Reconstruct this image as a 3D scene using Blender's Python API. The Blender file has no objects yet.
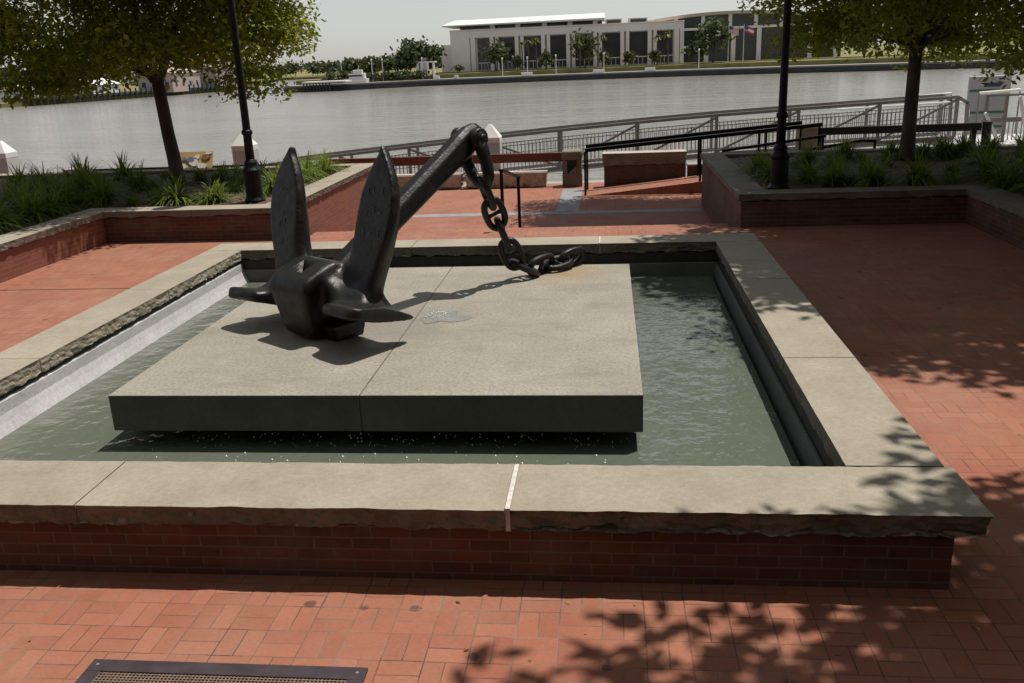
import bpy, bmesh, math, random
import numpy as np
from mathutils import Vector, Matrix, noise as mnoise

random.seed(7)
S = bpy.context.scene
COL = S.collection
R = math.radians
V = Vector

# ------------------------------------------------------------------ camera, sky, sun, exposure
F_PX, PITCH, ROLL, YAW = 904.12, 0.30363, -0.04111, 0.11204
CAM = V((-1.28815, -4.69292, 2.21))
rt = V((math.cos(YAW), math.sin(YAW), 0)); f0 = V((-math.sin(YAW), math.cos(YAW), 0))
fw = f0 * math.cos(PITCH) - V((0, 0, 1)) * math.sin(PITCH)
up = rt.cross(fw)
r2 = rt * math.cos(ROLL) + up * math.sin(ROLL)
u2 = up * math.cos(ROLL) - rt * math.sin(ROLL)
cd = bpy.data.cameras.new('camera'); cam = bpy.data.objects.new('camera', cd); COL.objects.link(cam)
M = Matrix.Identity(4)
for i in range(3):
    M[i][0], M[i][1], M[i][2], M[i][3] = r2[i], u2[i], -fw[i], CAM[i]
cam.matrix_world = M
cd.sensor_width = 36.0; cd.lens = F_PX / 1024 * 36.0
cd.clip_start = 0.05; cd.clip_end = 20000
S.camera = cam

SUN_TO = V((0.28, 0.21, 1.0)).normalized()
w = bpy.data.worlds.new('World'); S.world = w; w.use_nodes = True
nt = w.node_tree
bg = nt.nodes['Background']
sky = nt.nodes.new('ShaderNodeTexSky'); sky.sky_type = 'NISHITA'; sky.sun_disc = False
sky.sun_elevation = math.asin(SUN_TO.z); sky.sun_rotation = math.atan2(SUN_TO.x, SUN_TO.y)
sky.air_density = 1.0; sky.dust_density = 0.55; sky.ozone_density = 1.2
hs = nt.nodes.new('ShaderNodeHueSaturation'); hs.inputs['Saturation'].default_value = 0.28   # milky summer sky
nt.links.new(sky.outputs[0], hs.inputs['Color']); nt.links.new(hs.outputs[0], bg.inputs[0]); bg.inputs[1].default_value = 0.101
sd = bpy.data.lights.new('sun', 'SUN'); sd.energy = 5.0; sd.angle = R(0.53); sd.color = (1.0, 0.95, 0.87)
so = bpy.data.objects.new('sun', sd); COL.objects.link(so)
so.rotation_euler = (-SUN_TO).to_track_quat('-Z', 'Y').to_euler()
S.view_settings.view_transform = 'Standard'; S.view_settings.look = 'None'
S.view_settings.exposure = 0.0; S.view_settings.gamma = 1.0
S.view_settings.use_curve_mapping = False

# ------------------------------------------------------------------ node helpers
def new_mat(name):
    m = bpy.data.materials.new(name); m.use_nodes = True
    n = m.node_tree.nodes; b = n['Principled BSDF']
    return m, m.node_tree, b
def N(t, typ, **kw):
    n = t.nodes.new(typ)
    for k, v in kw.items():
        if k.startswith('i_'):
            n.inputs[int(k[2:]) if k[2:].isdigit() else k[2:].replace('_', ' ')].default_value = v
        else: setattr(n, k, v)
    return n
def L(t, a, b): t.links.new(a, b)
def math_n(t, op, a, b=None):
    n = N(t, 'ShaderNodeMath', operation=op)
    for i, v in enumerate((a, b)):
        if v is None: continue
        if isinstance(v, (int, float)): n.inputs[i].default_value = v
        else: L(t, v, n.inputs[i])
    return n.outputs[0]
def mixc(t, fac, a, b, mode='MIX'):
    n = N(t, 'ShaderNodeMix', data_type='RGBA', blend_type=mode)
    for i, v in ((0, fac), (6, a), (7, b)):
        if isinstance(v, (int, float)): n.inputs[i].default_value = v
        elif isinstance(v, tuple): n.inputs[i].default_value = v + (1,) if len(v) == 3 else v
        else: L(t, v, n.inputs[i])
    return n.outputs[2]
def ramp(t, fac, stops):
    n = N(t, 'ShaderNodeValToRGB'); cr = n.color_ramp
    while len(cr.elements) < len(stops): cr.elements.new(0.5)
    for e, (p, c) in zip(cr.elements, stops):
        e.position = p; e.color = tuple(c) + (1,) if len(c) == 3 else c
    L(t, fac, n.inputs[0]); return n.outputs[0]
def noise(t, scale, detail=4, rough=0.55, vec=None):
    n = N(t, 'ShaderNodeTexNoise'); n.inputs['Scale'].default_value = scale
    n.inputs['Detail'].default_value = detail; n.inputs['Roughness'].default_value = rough
    if vec is not None: L(t, vec, n.inputs['Vector'])
    return n.outputs[0]
def pos(t): return N(t, 'ShaderNodeNewGeometry').outputs['Position']
def scaled(t, vec, s):
    n = N(t, 'ShaderNodeMapping'); n.inputs['Scale'].default_value = s; L(t, vec, n.inputs[0]); return n.outputs[0]
def bump(t, h, b, strength=0.3, dist=0.02, prev=None):
    n = N(t, 'ShaderNodeBump'); n.inputs['Strength'].default_value = strength; n.inputs['Distance'].default_value = dist
    L(t, h, n.inputs['Height'])
    if prev is not None: L(t, prev, n.inputs['Normal'])
    L(t, n.outputs[0], b.inputs['Normal']); return n.outputs[0]

def plain(name, col, rough=0.6, metal=0.0, var=0.15, scale=8.0, bmp=0.0):
    m, t, b = new_mat(name)
    p = pos(t); nz = noise(t, scale, 5, 0.6, p)
    lo = tuple(c * (1 - var) for c in col); hi = tuple(min(1, c * (1 + var)) for c in col)
    L(t, ramp(t, nz, [(0.3, lo), (0.7, hi)]), b.inputs['Base Color'])
    b.inputs['Roughness'].default_value = rough; b.inputs['Metallic'].default_value = metal
    if bmp: bump(t, noise(t, scale * 6, 4, 0.6, p), b, bmp, 0.01)
    return m

def brick_mat(name, c1, c2, mortar, bw=0.213, rh=0.0677, stain=0.35):
    m, t, b = new_mat(name)
    uv = N(t, 'ShaderNodeUVMap').outputs[0]
    br = N(t, 'ShaderNodeTexBrick'); br.offset = 0.5
    jit = N(t, 'ShaderNodeVectorMath', operation='MULTIPLY_ADD')
    nz0 = N(t, 'ShaderNodeTexNoise'); nz0.inputs['Scale'].default_value = 9; L(t, uv, nz0.inputs['Vector'])
    L(t, nz0.outputs[1], jit.inputs[0]); jit.inputs[1].default_value = (0.008, 0.008, 0); L(t, uv, jit.inputs[2])
    L(t, jit.outputs[0], br.inputs['Vector'])
    br.inputs['Scale'].default_value = 1; br.inputs['Brick Width'].default_value = bw; br.inputs['Row Height'].default_value = rh
    br.inputs['Mortar Size'].default_value = 0.0055; br.inputs['Mortar Smooth'].default_value = 0.15
    br.inputs['Color1'].default_value = c1 + (1,); br.inputs['Color2'].default_value = c2 + (1,); br.inputs['Mortar'].default_value = mortar + (1,)
    p = pos(t)
    nz = noise(t, 2.2, 5, 0.6, p)
    c = mixc(t, ramp(t, nz, [(0.45, (0, 0, 0)), (0.75, (stain,) * 3)]), br.outputs[0], (0.16, 0.13, 0.11))
    c = mixc(t, 0.35, c, ramp(t, noise(t, 40, 3, 0.6, p), [(0.2, (0.55,) * 3), (0.8, (1.3,) * 3)]), 'MULTIPLY')
    L(t, c, b.inputs['Base Color']); b.inputs['Roughness'].default_value = 0.85
    inv = math_n(t, 'SUBTRACT', 1.0, br.outputs[1])
    h = math_n(t, 'ADD', inv, math_n(t, 'MULTIPLY', noise(t, 60, 4, 0.6, p), 0.35))
    bump(t, h, b, 0.6, 0.006)
    return m

def paver_mat():
    m, t, b = new_mat('red_brick_paving')
    p = pos(t)
    wv = N(t, 'ShaderNodeTexNoise'); wv.inputs['Scale'].default_value = 3.0; wv.inputs['Detail'].default_value = 2; L(t, p, wv.inputs['Vector'])
    ma = N(t, 'ShaderNodeVectorMath', operation='MULTIPLY_ADD'); L(t, wv.outputs[1], ma.inputs[0]); ma.inputs[1].default_value = (0.014, 0.014, 0); L(t, p, ma.inputs[2])
    sp = N(t, 'ShaderNodeSeparateXYZ'); L(t, ma.outputs[0], sp.inputs[0])
    mod = 0.206
    u = math_n(t, 'DIVIDE', math_n(t, 'ADD', sp.outputs[0], 100.0), mod); v = math_n(t, 'DIVIDE', math_n(t, 'ADD', sp.outputs[1], 100.07), mod)
    cu = math_n(t, 'FLOOR', u); cv = math_n(t, 'FLOOR', v); fu = math_n(t, 'FRACT', u); fv = math_n(t, 'FRACT', v)
    par = math_n(t, 'MODULO', math_n(t, 'ADD', cu, cv), 2.0)
    # split coordinate: fu when par==0 else fv
    sc = math_n(t, 'ADD', math_n(t, 'MULTIPLY', fu, math_n(t, 'SUBTRACT', 1.0, par)), math_n(t, 'MULTIPLY', fv, par))
    half = math_n(t, 'FLOOR', math_n(t, 'MULTIPLY', sc, 2.0))
    def edge(x): return math_n(t, 'MINIMUM', x, math_n(t, 'SUBTRACT', 1.0, x))
    d = math_n(t, 'MINIMUM', edge(fu), edge(fv))
    d = math_n(t, 'MINIMUM', d, math_n(t, 'ABSOLUTE', math_n(t, 'SUBTRACT', sc, 0.5)))
    d = math_n(t, 'MULTIPLY', d, mod)
    jw = math_n(t, 'MULTIPLY', noise(t, 2.6, 3, 0.7, p), 0.0085)
    joint = N(t, 'ShaderNodeMapRange', interpolation_type='SMOOTHSTEP'); L(t, d, joint.inputs[0])
    L(t, math_n(t, 'MULTIPLY', jw, 0.35), joint.inputs[1]); L(t, jw, joint.inputs[2])
    J = joint.outputs[0]  # 1 on brick
    cb = N(t, 'ShaderNodeCombineXYZ'); L(t, cu, cb.inputs[0]); L(t, cv, cb.inputs[1]); L(t, half, cb.inputs[2])
    wn = N(t, 'ShaderNodeTexWhiteNoise', noise_dimensions='3D'); L(t, cb.outputs[0], wn.inputs[0])
    col = ramp(t, wn.outputs[0], [(0.0, (0.245, 0.078, 0.042)), (0.35, (0.262, 0.085, 0.046)), (0.7, (0.278, 0.094, 0.052)), (1.0, (0.30, 0.108, 0.062))])
    # worn pale film, dark oil spots
    film = ramp(t, noise(t, 1.1, 6, 0.65, p), [(0.38, (0, 0, 0)), (0.72, (0.55,) * 3)])
    col = mixc(t, film, col, (0.31, 0.172, 0.115))
    grit = ramp(t, noise(t, 55, 4, 0.7, p), [(0.25, (0.72,) * 3), (0.75, (1.18,) * 3)])
    col = mixc(t, 0.55, col, grit, 'MULTIPLY')
    vo = N(t, 'ShaderNodeTexVoronoi', feature='F1'); vo.inputs['Scale'].default_value = 2.3; L(t, p, vo.inputs['Vector'])
    vd = math_n(t, 'ADD', vo.outputs[0], math_n(t, 'MULTIPLY', noise(t, 30, 3, 0.6, p), 0.09))
    spot = ramp(t, vd, [(0.10, (0.8,) * 3), (0.125, (0, 0, 0))])
    col = mixc(t, spot, col, (0.085, 0.03, 0.024))
    fill = ramp(t, noise(t, 3.3, 5, 0.7, p), [(0.36, (0.35,) * 3), (0.58, (1, 1, 1))])      # sand-filled joints all but vanish
    jc = mixc(t, ramp(t, noise(t, 1.7, 4, 0.6, p), [(.42, (0, 0, 0)), (.6, (1, 1, 1))]), (0.035, 0.02, 0.015), (0.21, 0.15, 0.115))
    col = mixc(t, math_n(t, 'MULTIPLY', math_n(t, 'SUBTRACT', 1.0, J), fill), col, jc)
    dirt = ramp(t, noise(t, 0.75, 7, 0.7, p), [(0.5, (0, 0, 0)), (0.68, (0.38,) * 3)])
    col = mixc(t, dirt, col, (0.13, 0.062, 0.042))
    v2 = N(t, 'ShaderNodeTexVoronoi', feature='F1'); v2.inputs['Scale'].default_value = 4.7; L(t, p, v2.inputs['Vector'])
    s2 = ramp(t, math_n(t, 'ADD', v2.outputs[0], math_n(t, 'MULTIPLY', noise(t, 48, 3, 0.6, p), 0.10)), [(0.085, (0.6,) * 3), (0.11, (0, 0, 0))])
    col = mixc(t, math_n(t, 'MULTIPLY', s2, ramp(t, noise(t, .9, 2, .5, p), [(.5, (0, 0, 0)), (.56, (1, 1, 1))])), col, (0.07, 0.03, 0.025))
    L(t, col, b.inputs['Base Color']); b.inputs['Roughness'].default_value = 0.8
    h = math_n(t, 'ADD', J, math_n(t, 'MULTIPLY', noise(t, 70, 4, 0.6, p), 0.4))
    bump(t, h, b, 0.5, 0.004)
    return m

def stone_mat(name, c_lo, c_hi, stain=(0.21, 0.13, 0.06), stain_amt=0.4, rough=0.85, fine=90, bs=0.35):
    m, t, b = new_mat(name)
    p = pos(t)
    big = noise(t, 1.7, 6, 0.62, p)
    col = ramp(t, big, [(0.28, c_lo), (0.72, c_hi)])
    col = mixc(t, ramp(t, noise(t, 2.6, 5, 0.7, scaled(t, p, (1, 1.6, 1))), [(0.52, (0, 0, 0)), (0.75, (stain_amt,) * 3)]), col, stain)
    col = mixc(t, 0.6, col, ramp(t, noise(t, fine, 4, 0.75, p), [(0.22, (0.66,) * 3), (0.78, (1.2,) * 3)]), 'MULTIPLY')
    col = mixc(t, 0.55, col, ramp(t, noise(t, 24, 5, 0.75, p), [(0.3, (0.7,) * 3), (0.7, (1.2,) * 3)]), 'MULTIPLY')
    vn = noise(t, 7, 7, 0.75, scaled(t, p, (1, 1, .5)))
    col = mixc(t, ramp(t, vn, [(0.62, (0, 0, 0)), (0.7, (0.35,) * 3)]), col, tuple(c * 0.55 for c in c_lo))
    L(t, col, b.inputs['Base Color']); b.inputs['Roughness'].default_value = rough
    h = math_n(t, 'ADD', math_n(t, 'MULTIPLY', noise(t, 14, 5, 0.6, p), 1.0), math_n(t, 'MULTIPLY', noise(t, fine, 4, 0.7, p), 0.5))
    bump(t, h, b, bs, 0.012)
    return m

def leaf_mat(name, c1, c2, trans=(0.16, 0.24, 0.03), tf=0.45):
    m, t, b = new_mat(name)
    g = N(t, 'ShaderNodeNewGeometry')
    col = ramp(t, g.outputs['Random Per Island'], [(0.0, c1), (0.8, c2), (0.95, tuple(min(1, x * 1.35) for x in c2)), (1.0, (c2[0] * 1.9, c2[1] * 1.3, c2[2] * 1.8))])
    L(t, col, b.inputs['Base Color']); b.inputs['Roughness'].default_value = 0.55; b.inputs['Specular IOR Level'].default_value = 0.3
    tr = N(t, 'ShaderNodeBsdfTranslucent'); L(t, mixc(t, 0.5, col, trans), tr.inputs[0])
    mx = N(t, 'ShaderNodeMixShader'); mx.inputs[0].default_value = tf
    L(t, b.outputs[0], mx.inputs[1]); L(t, tr.outputs[0], mx.inputs[2])
    L(t, mx.outputs[0], t.nodes['Material Output'].inputs[0])
    return m

def water_mat(name, col, rough, waves, ior=1.333, stretch=(1, 1, 1)):
    m, t, b = new_mat(name)
    p = scaled(t, pos(t), stretch)
    h = None
    for sc, amp in waves:
        x = math_n(t, 'MULTIPLY', noise(t, sc, 3, 0.55, p), amp)
        h = x if h is None else math_n(t, 'ADD', h, x)
    big = noise(t, 0.03, 3, 0.5, p)
    L(t, ramp(t, big, [(0.3, tuple(c * 0.9 for c in col)), (0.7, tuple(c * 1.12 for c in col))]), b.inputs['Base Color'])
    b.inputs['Roughness'].default_value = rough; b.inputs['IOR'].default_value = ior
    bump(t, h, b, 1.0, 1.0)
    return m

MT = {}
MT['paver'] = paver_mat()
MT['brick'] = brick_mat('shade_dark_wall_brick', (0.125, 0.043, 0.026), (0.075, 0.026, 0.017), (0.12, 0.085, 0.062), stain=0.5)  # base colour darkened to carry the shade on these walls
MT['brick_sunlit'] = brick_mat('sunlit_wall_brick', (0.25, 0.072, 0.04), (0.19, 0.05, 0.03), (0.19, 0.12, 0.085), stain=0.15)  # lighter copy of the brick, sunlight on the planter sides put into the colour
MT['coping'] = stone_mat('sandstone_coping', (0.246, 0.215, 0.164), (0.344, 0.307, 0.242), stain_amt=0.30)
MT['coping_dark'] = stone_mat('shade_dark_coping', (0.120, 0.108, 0.090), (0.186, 0.168, 0.141), stain_amt=0.3)  # coping tone lowered to carry the right planter's tree shade
MT['granite'] = stone_mat('pale_granite', (0.357, 0.306, 0.264), (0.510, 0.451, 0.399), stain=(0.255, 0.170, 0.119), stain_amt=0.4)
MT['slab_side'] = stone_mat('wet_algae_shaded_stone', (0.05, 0.055, 0.042), (0.095, 0.098, 0.075), stain=(0.04, 0.05, 0.03), stain_amt=0.5, rough=0.5)  # wet algae green, darkened further for the shade on the sides
MT['lining'] = stone_mat('lavender_grey_render', (0.42, 0.405, 0.41), (0.56, 0.54, 0.55), stain=(0.3, 0.27, 0.26), stain_amt=0.3, fine=40)
MT['mortar'] = plain('white_mortar', (0.52, 0.48, 0.43), 0.9, var=0.2, scale=30)
MT['dark_wall'] = plain('near_black_brick', (0.03, 0.028, 0.025), 0.7, var=0.3, scale=10, bmp=0.3)
MT['old_concrete'] = stone_mat('weathered_brown_concrete', (0.12, 0.10, 0.075), (0.22, 0.185, 0.14), stain=(.08, .06, .04), stain_amt=.5)
MT['concrete'] = plain('concrete', (0.288, 0.272, 0.248), 0.9, var=0.15, scale=3, bmp=0.2)
MT['grey_paver'] = plain('grey_paver', (0.22, 0.225, 0.235), 0.85, var=0.15, scale=5, bmp=0.2)
MT['seawall'] = plain('dark_seawall', (0.035, 0.037, 0.038), 0.8, var=0.3, scale=0.8)
MT['black_metal'] = plain('black_painted_metal', (0.006, 0.006, 0.0065), 0.42, var=0.3, scale=20, bmp=0.05)
MT['maroon'] = plain('maroon_painted_timber', (0.115, 0.03, 0.022), 0.55, var=0.25, scale=4, bmp=0.1)
MT['dark_beam'] = plain('shade_black_timber', (0.010, 0.009, 0.009), 0.8, var=0.3, scale=4, bmp=0.1)  # barrier timber with its shade put into a near-black colour
for k_ in ('dark_beam', 'black_metal'): MT[k_].node_tree.nodes['Principled BSDF'].inputs['Specular IOR Level'].default_value = 0.2
MT['aluminium'] = plain('grey_weathered_aluminium', (0.235, 0.21, 0.20), 0.5, metal=0.3, var=0.12, scale=6)
MT['white_paint'] = plain('white_paint', (0.666, 0.648, 0.621), 0.6, var=0.07, scale=5)
MT['off_white'] = plain('pale_grey_board', (0.46, 0.45, 0.45), 0.6, var=0.05, scale=2)
MT['bark'] = stone_mat('brown_grey_bark', (0.045, 0.032, 0.025), (0.12, 0.09, 0.07), stain=(.16, .14, .11), stain_amt=.4, fine=26, bs=1.0)
MT['mulch'] = stone_mat('brown_mulch', (0.06, 0.036, 0.024), (0.15, 0.092, 0.06), stain=(0.06, 0.04, 0.03), stain_amt=0.6, fine=35, bs=1.0)
MT['leaf'] = leaf_mat('shade_tree_leaf', (0.07, 0.105, 0.012), (0.21, 0.25, 0.03), trans=(0.55, 0.60, 0.05), tf=0.42)
MT['tuft'] = leaf_mat('strappy_leaf', (0.06, 0.10, 0.015), (0.17, 0.22, 0.035), trans=(0.32, 0.38, 0.05), tf=0.4)
MT['far_leaf'] = leaf_mat('far_tree_leaf', (0.05, 0.065, 0.028), (0.085, 0.10, 0.042), trans=(0.1, 0.13, 0.04), tf=0.25)
MT['palm'] = leaf_mat('palm_leaf', (0.10, 0.11, 0.035), (0.17, 0.17, 0.06), tf=0.3)
MT['grass'] = plain('lawn_grass', (0.16, 0.15, 0.05), 0.95, var=0.3, scale=0.4)
MT['far_stone'] = plain('pinkish_grey_cladding', (0.82, 0.75, 0.74), 0.85, var=0.05, scale=0.5)
MT['far_roof'] = plain('white_roof_metal', (0.697, 0.680, 0.646), 0.5, var=0.03, scale=0.5)
MT['far_glass'] = plain('dark_tinted_glass', (0.03, 0.032, 0.035), 0.15, var=0.3, scale=0.4)
MT['far_tan'] = plain('tan_fascia', (0.50, 0.43, 0.33), 0.8, var=0.06, scale=0.5)
MT['river'] = water_mat('river_water', (0.205, 0.192, 0.166), 0.15, [(1.4, 0.12), (0.4, 0.36), (0.11, 0.7)], stretch=(0.55, 1.5, 1))
MT['pool'] = water_mat('murky_pool_water', (0.098, 0.109, 0.086), 0.03, [(3.6, 0.034), (9.0, 0.009), (1.2, 0.035)])

def anchor_mat():
    m, t, b = new_mat('black_painted_iron')
    p = pos(t)
    col = ramp(t, noise(t, 7, 6, 0.65, p), [(0.3, (0.006, 0.006, 0.006)), (0.62, (0.012, 0.0115, 0.011)), (0.78, (0.035, 0.03, 0.027))])
    rs = ramp(t, noise(t, 3.2, 8, 0.75, scaled(t, p, (1, 1, .55))), [(0.56, (0, 0, 0)), (0.70, (0.55,) * 3)])
    col = mixc(t, rs, col, (0.045, 0.026, 0.018))
    col = mixc(t, ramp(t, noise(t, 28, 6, .8, p), [(0.66, (0, 0, 0)), (0.72, (0.5,) * 3)]), col, (0.07, 0.065, 0.06))
    L(t, col, b.inputs['Base Color'])
    L(t, ramp(t, noise(t, 16, 4, 0.6, p), [(0.3, (0.30,) * 3), (0.7, (0.50,) * 3)]), b.inputs['Roughness'])
    b.inputs['Specular IOR Level'].default_value = 0.3
    h = math_n(t, 'ADD', noise(t, 22, 4, 0.6, p), math_n(t, 'MULTIPLY', noise(t, 110, 3, 0.6, p), 0.35))
    bump(t, h, b, 0.36, 0.012)
    return m
MT['iron'] = anchor_mat(); MT['worn_iron'] = plain('worn_grey_iron', (.028, .027, .026), .5)

def slab_mat():
    m, t, b = new_mat('fountain_slab_stone')
    p = pos(t)
    col = ramp(t, noise(t, 1.3, 6, 0.6, p), [(0.3, (0.225, 0.205, 0.165)), (0.7, (0.29, 0.265, 0.215))])
    sp = N(t, 'ShaderNodeVectorMath', operation='DISTANCE'); L(t, p, sp.inputs[0]); sp.inputs[1].default_value = (-1.72, 4.75, 0)
    rd = math_n(t, 'ADD', sp.outputs['Value'], math_n(t, 'MULTIPLY', noise(t, 5, 4, 0.6, p), 0.9))
    rust = ramp(t, rd, [(0.45, (0.75,) * 3), (0.95, (0, 0, 0))])
    col = mixc(t, rust, col, (0.27, 0.165, 0.06))
    # damp brown staining where the water runs, pale lime bloom elsewhere
    dm = N(t, 'ShaderNodeVectorMath', operation='DISTANCE'); L(t, p, dm.inputs[0]); dm.inputs[1].default_value = (-3.3, 2.9, 0)
    wet = ramp(t, math_n(t, 'ADD', math_n(t, 'MULTIPLY', dm.outputs['Value'], .55), math_n(t, 'MULTIPLY', noise(t, 2.2, 6, .65, p), 1.0)), [(0.62, (1, 1, 1)), (1.02, (0, 0, 0))])
    col = mixc(t, math_n(t, 'MULTIPLY', wet, 0.45), col, (0.15, 0.125, 0.09))
    col = mixc(t, ramp(t, noise(t, 4.0, 6, .7, p), [(0.56, (0, 0, 0)), (0.74, (0.4,) * 3)]), col, (0.40, 0.385, 0.34))
    col = mixc(t, 0.85, col, ramp(t, noise(t, 38, 4, 0.85, p), [(0.32, (0.55,) * 3), (0.5, (1.0,) * 3), (0.68, (1.4,) * 3)]), 'MULTIPLY')
    col = mixc(t, ramp(t, noise(t, 1.1, 7, .72, scaled(t, p, (1.0, 2.2, 1))), [(0.5, (0, 0, 0)), (0.66, (0.5,) * 3)]), col, (0.155, 0.135, 0.10))
    col = mixc(t, 0.7, col, ramp(t, noise(t, 130, 3, 0.8, p), [(0.25, (0.66,) * 3), (0.75, (1.22,) * 3)]), 'MULTIPLY')
    L(t, col, b.inputs['Base Color'])
    L(t, ramp(t, wet, [(0.1, (0.75,) * 3), (0.9, (0.30,) * 3)]), b.inputs['Roughness'])
    bump(t, noise(t, 120, 4, 0.7, p), b, 0.25, 0.006)
    return m
MT['slab'] = slab_mat()

# ------------------------------------------------------------------ mesh helpers
class MB:
    def __init__(s): s.v = []; s.f = []
    def add(s, vs, fs):
        o = len(s.v); s.v += [tuple(x) for x in vs]; s.f += [tuple(i + o for i in f) for f in fs]
    def box(s, x0, x1, y0, y1, z0, z1):
        s.add([(x0, y0, z0), (x1, y0, z0), (x1, y1, z0), (x0, y1, z0), (x0, y0, z1), (x1, y0, z1), (x1, y1, z1), (x0, y1, z1)],
              [(0, 3, 2, 1), (4, 5, 6, 7), (0, 1, 5, 4), (1, 2, 6, 5), (2, 3, 7, 6), (3, 0, 4, 7)]); return s
    def bar(s, a, b, w, h, upv=(0, 0, 1)):
        a = V(a); b = V(b); d = (b - a).normalized(); upv = V(upv)
        x = d.cross(upv)
        if x.length < 1e-4: x = d.cross(V((0, 1, 0)))
        x.normalize(); y = x.cross(d).normalized()
        vs = []
        for p in (a, b):
            for i, j in ((-1, -1), (1, -1), (1, 1), (-1, 1)): vs.append(p + x * (i * w / 2) + y * (j * h / 2))
        s.add(vs, [(0, 1, 2, 3), (7, 6, 5, 4), (0, 4, 5, 1), (1, 5, 6, 2), (2, 6, 7, 3), (3, 7, 4, 0)]); return s
    def tube(s, path, rad, n=10, cap=True):
        path = [V(p) for p in path]; m = len(path)
        rs = rad if isinstance(rad, (list, tuple)) else [rad] * m
        ref = None; vs = []; 
        for i, p in enumerate(path):
            d = (path[min(i + 1, m - 1)] - path[max(i - 1, 0)]).normalized()
            if ref is None:
                ref = d.cross(V((0, 0, 1)))
                if ref.length < 1e-3: ref = d.cross(V((0, 1, 0)))
            ref = (ref - d * ref.dot(d)).normalized(); bi = d.cross(ref)
            for k in range(n):
                a = 2 * math.pi * k / n; vs.append(p + (ref * math.cos(a) + bi * math.sin(a)) * rs[i])
        fs = []
        for i in range(m - 1):
            for k in range(n):
                fs.append((i * n + k, i * n + (k + 1) % n, (i + 1) * n + (k + 1) % n, (i + 1) * n + k))
        if cap: fs += [tuple(range(n))[::-1], tuple((m - 1) * n + k for k in range(n))]
        s.add(vs, fs); return s
    def lathe(s, c, prof, n=20):
        vs = []; m = len(prof)
        for r_, z in prof:
            for k in range(n):
                a = 2 * math.pi * k / n; vs.append((c[0] + r_ * math.cos(a), c[1] + r_ * math.sin(a), c[2] + z))
        fs = [(i * n + k, i * n + (k + 1) % n, (i + 1) * n + (k + 1) % n, (i + 1) * n + k) for i in range(m - 1) for k in range(n)]
        fs += [tuple(range(n))[::-1], tuple((m - 1) * n + k for k in range(n))]
        s.add(vs, fs); return s
    def prism(s, poly, fn0, fn1):
        n = len(poly); vs = [fn0(*p) for p in poly] + [fn1(*p) for p in poly]
        fs = [tuple(range(n))[::-1], tuple(range(n, 2 * n))] + [(i, (i + 1) % n, n + (i + 1) % n, n + i) for i in range(n)]
        s.add(vs, fs); return s
    def build(s, name, mat, parent=None, smooth=False, bevel=0, recalc=True, segs=2):
        me = bpy.data.meshes.new(name)
        off = V(parent_loc(parent)) if parent else V((0, 0, 0))
        me.from_pydata([V(v) - off for v in s.v], [], s.f); me.update()
        if recalc:
            bm = bmesh.new(); bm.from_mesh(me); bmesh.ops.recalc_face_normals(bm, faces=bm.faces); bm.to_mesh(me); bm.free()
        box_uv(me, off)
        if smooth:
            me.polygons.foreach_set('use_smooth', [True] * len(me.polygons))
        me.materials.append(mat)
        o = bpy.data.objects.new(name, me); COL.objects.link(o)
        if parent: o.parent = parent
        if bevel:
            bv = o.modifiers.new('bevel', 'BEVEL'); bv.width = bevel; bv.segments = segs; bv.limit_method = 'ANGLE'; bv.angle_limit = R(40)
            bv.harden_normals = False
        return o
def parent_loc(p):
    l = V((0, 0, 0))
    while p is not None: l = l + p.location; p = p.parent
    return l
def box_uv(me, off):
    uvl = me.uv_layers.new(name='UVMap')
    data = np.zeros(len(me.loops) * 2, np.float32); k = 0
    for p in me.polygons:
        n = p.normal
        if abs(n.z) > 0.8: fn = lambda c: (c.x, c.y)
        else:
            t = V((-n.y, n.x, 0)).normalized(); fn = lambda c, t=t: (c.x * t.x + c.y * t.y, c.z)
        for li in p.loop_indices:
            a = fn(me.vertices[me.loops[li].vertex_index].co + off); data[li * 2] = a[0]; data[li * 2 + 1] = a[1]
    uvl.data.foreach_set('uv', data)
def tag(o, label, cat, group=None):
    o['label'] = label; o['category'] = cat
    if group: o['group'] = group
    return o
def thing(name, label, cat, loc=(0, 0, 0), group=None):
    o = bpy.data.objects.new(name, None); COL.objects.link(o); o.location = loc; o.empty_display_size = 0.2
    return tag(o, label, cat, group)
def struct(o): o['kind'] = 'structure'; return o
def copy_tree(o, delta=None, parent=None):
    c = o.copy(); COL.objects.link(c)
    if parent: c.parent = parent
    if delta is not None: c.location = o.location + V(delta)
    for ch in list(o.children): copy_tree(ch, None, c)
    return c
def numpy_mesh(name, verts, nper, mat, parent=None, smooth=False):
    """verts (N, nper, 3): N separate polygons"""
    me = bpy.data.meshes.new(name); n = len(verts)
    off = np.array(parent_loc(parent)) if parent else np.zeros(3)
    me.vertices.add(n * nper); me.vertices.foreach_set('co', (verts.reshape(-1, 3) - off).astype(np.float32).ravel())
    me.loops.add(n * nper); me.loops.foreach_set('vertex_index', np.arange(n * nper, dtype=np.int32))
    me.polygons.add(n); me.polygons.foreach_set('loop_start', np.arange(0, n * nper, nper, dtype=np.int32))
    me.update(calc_edges=True); me.validate()
    me.materials.append(mat); o = bpy.data.objects.new(name, me); COL.objects.link(o)
    if parent: o.parent = parent
    return o

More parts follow.
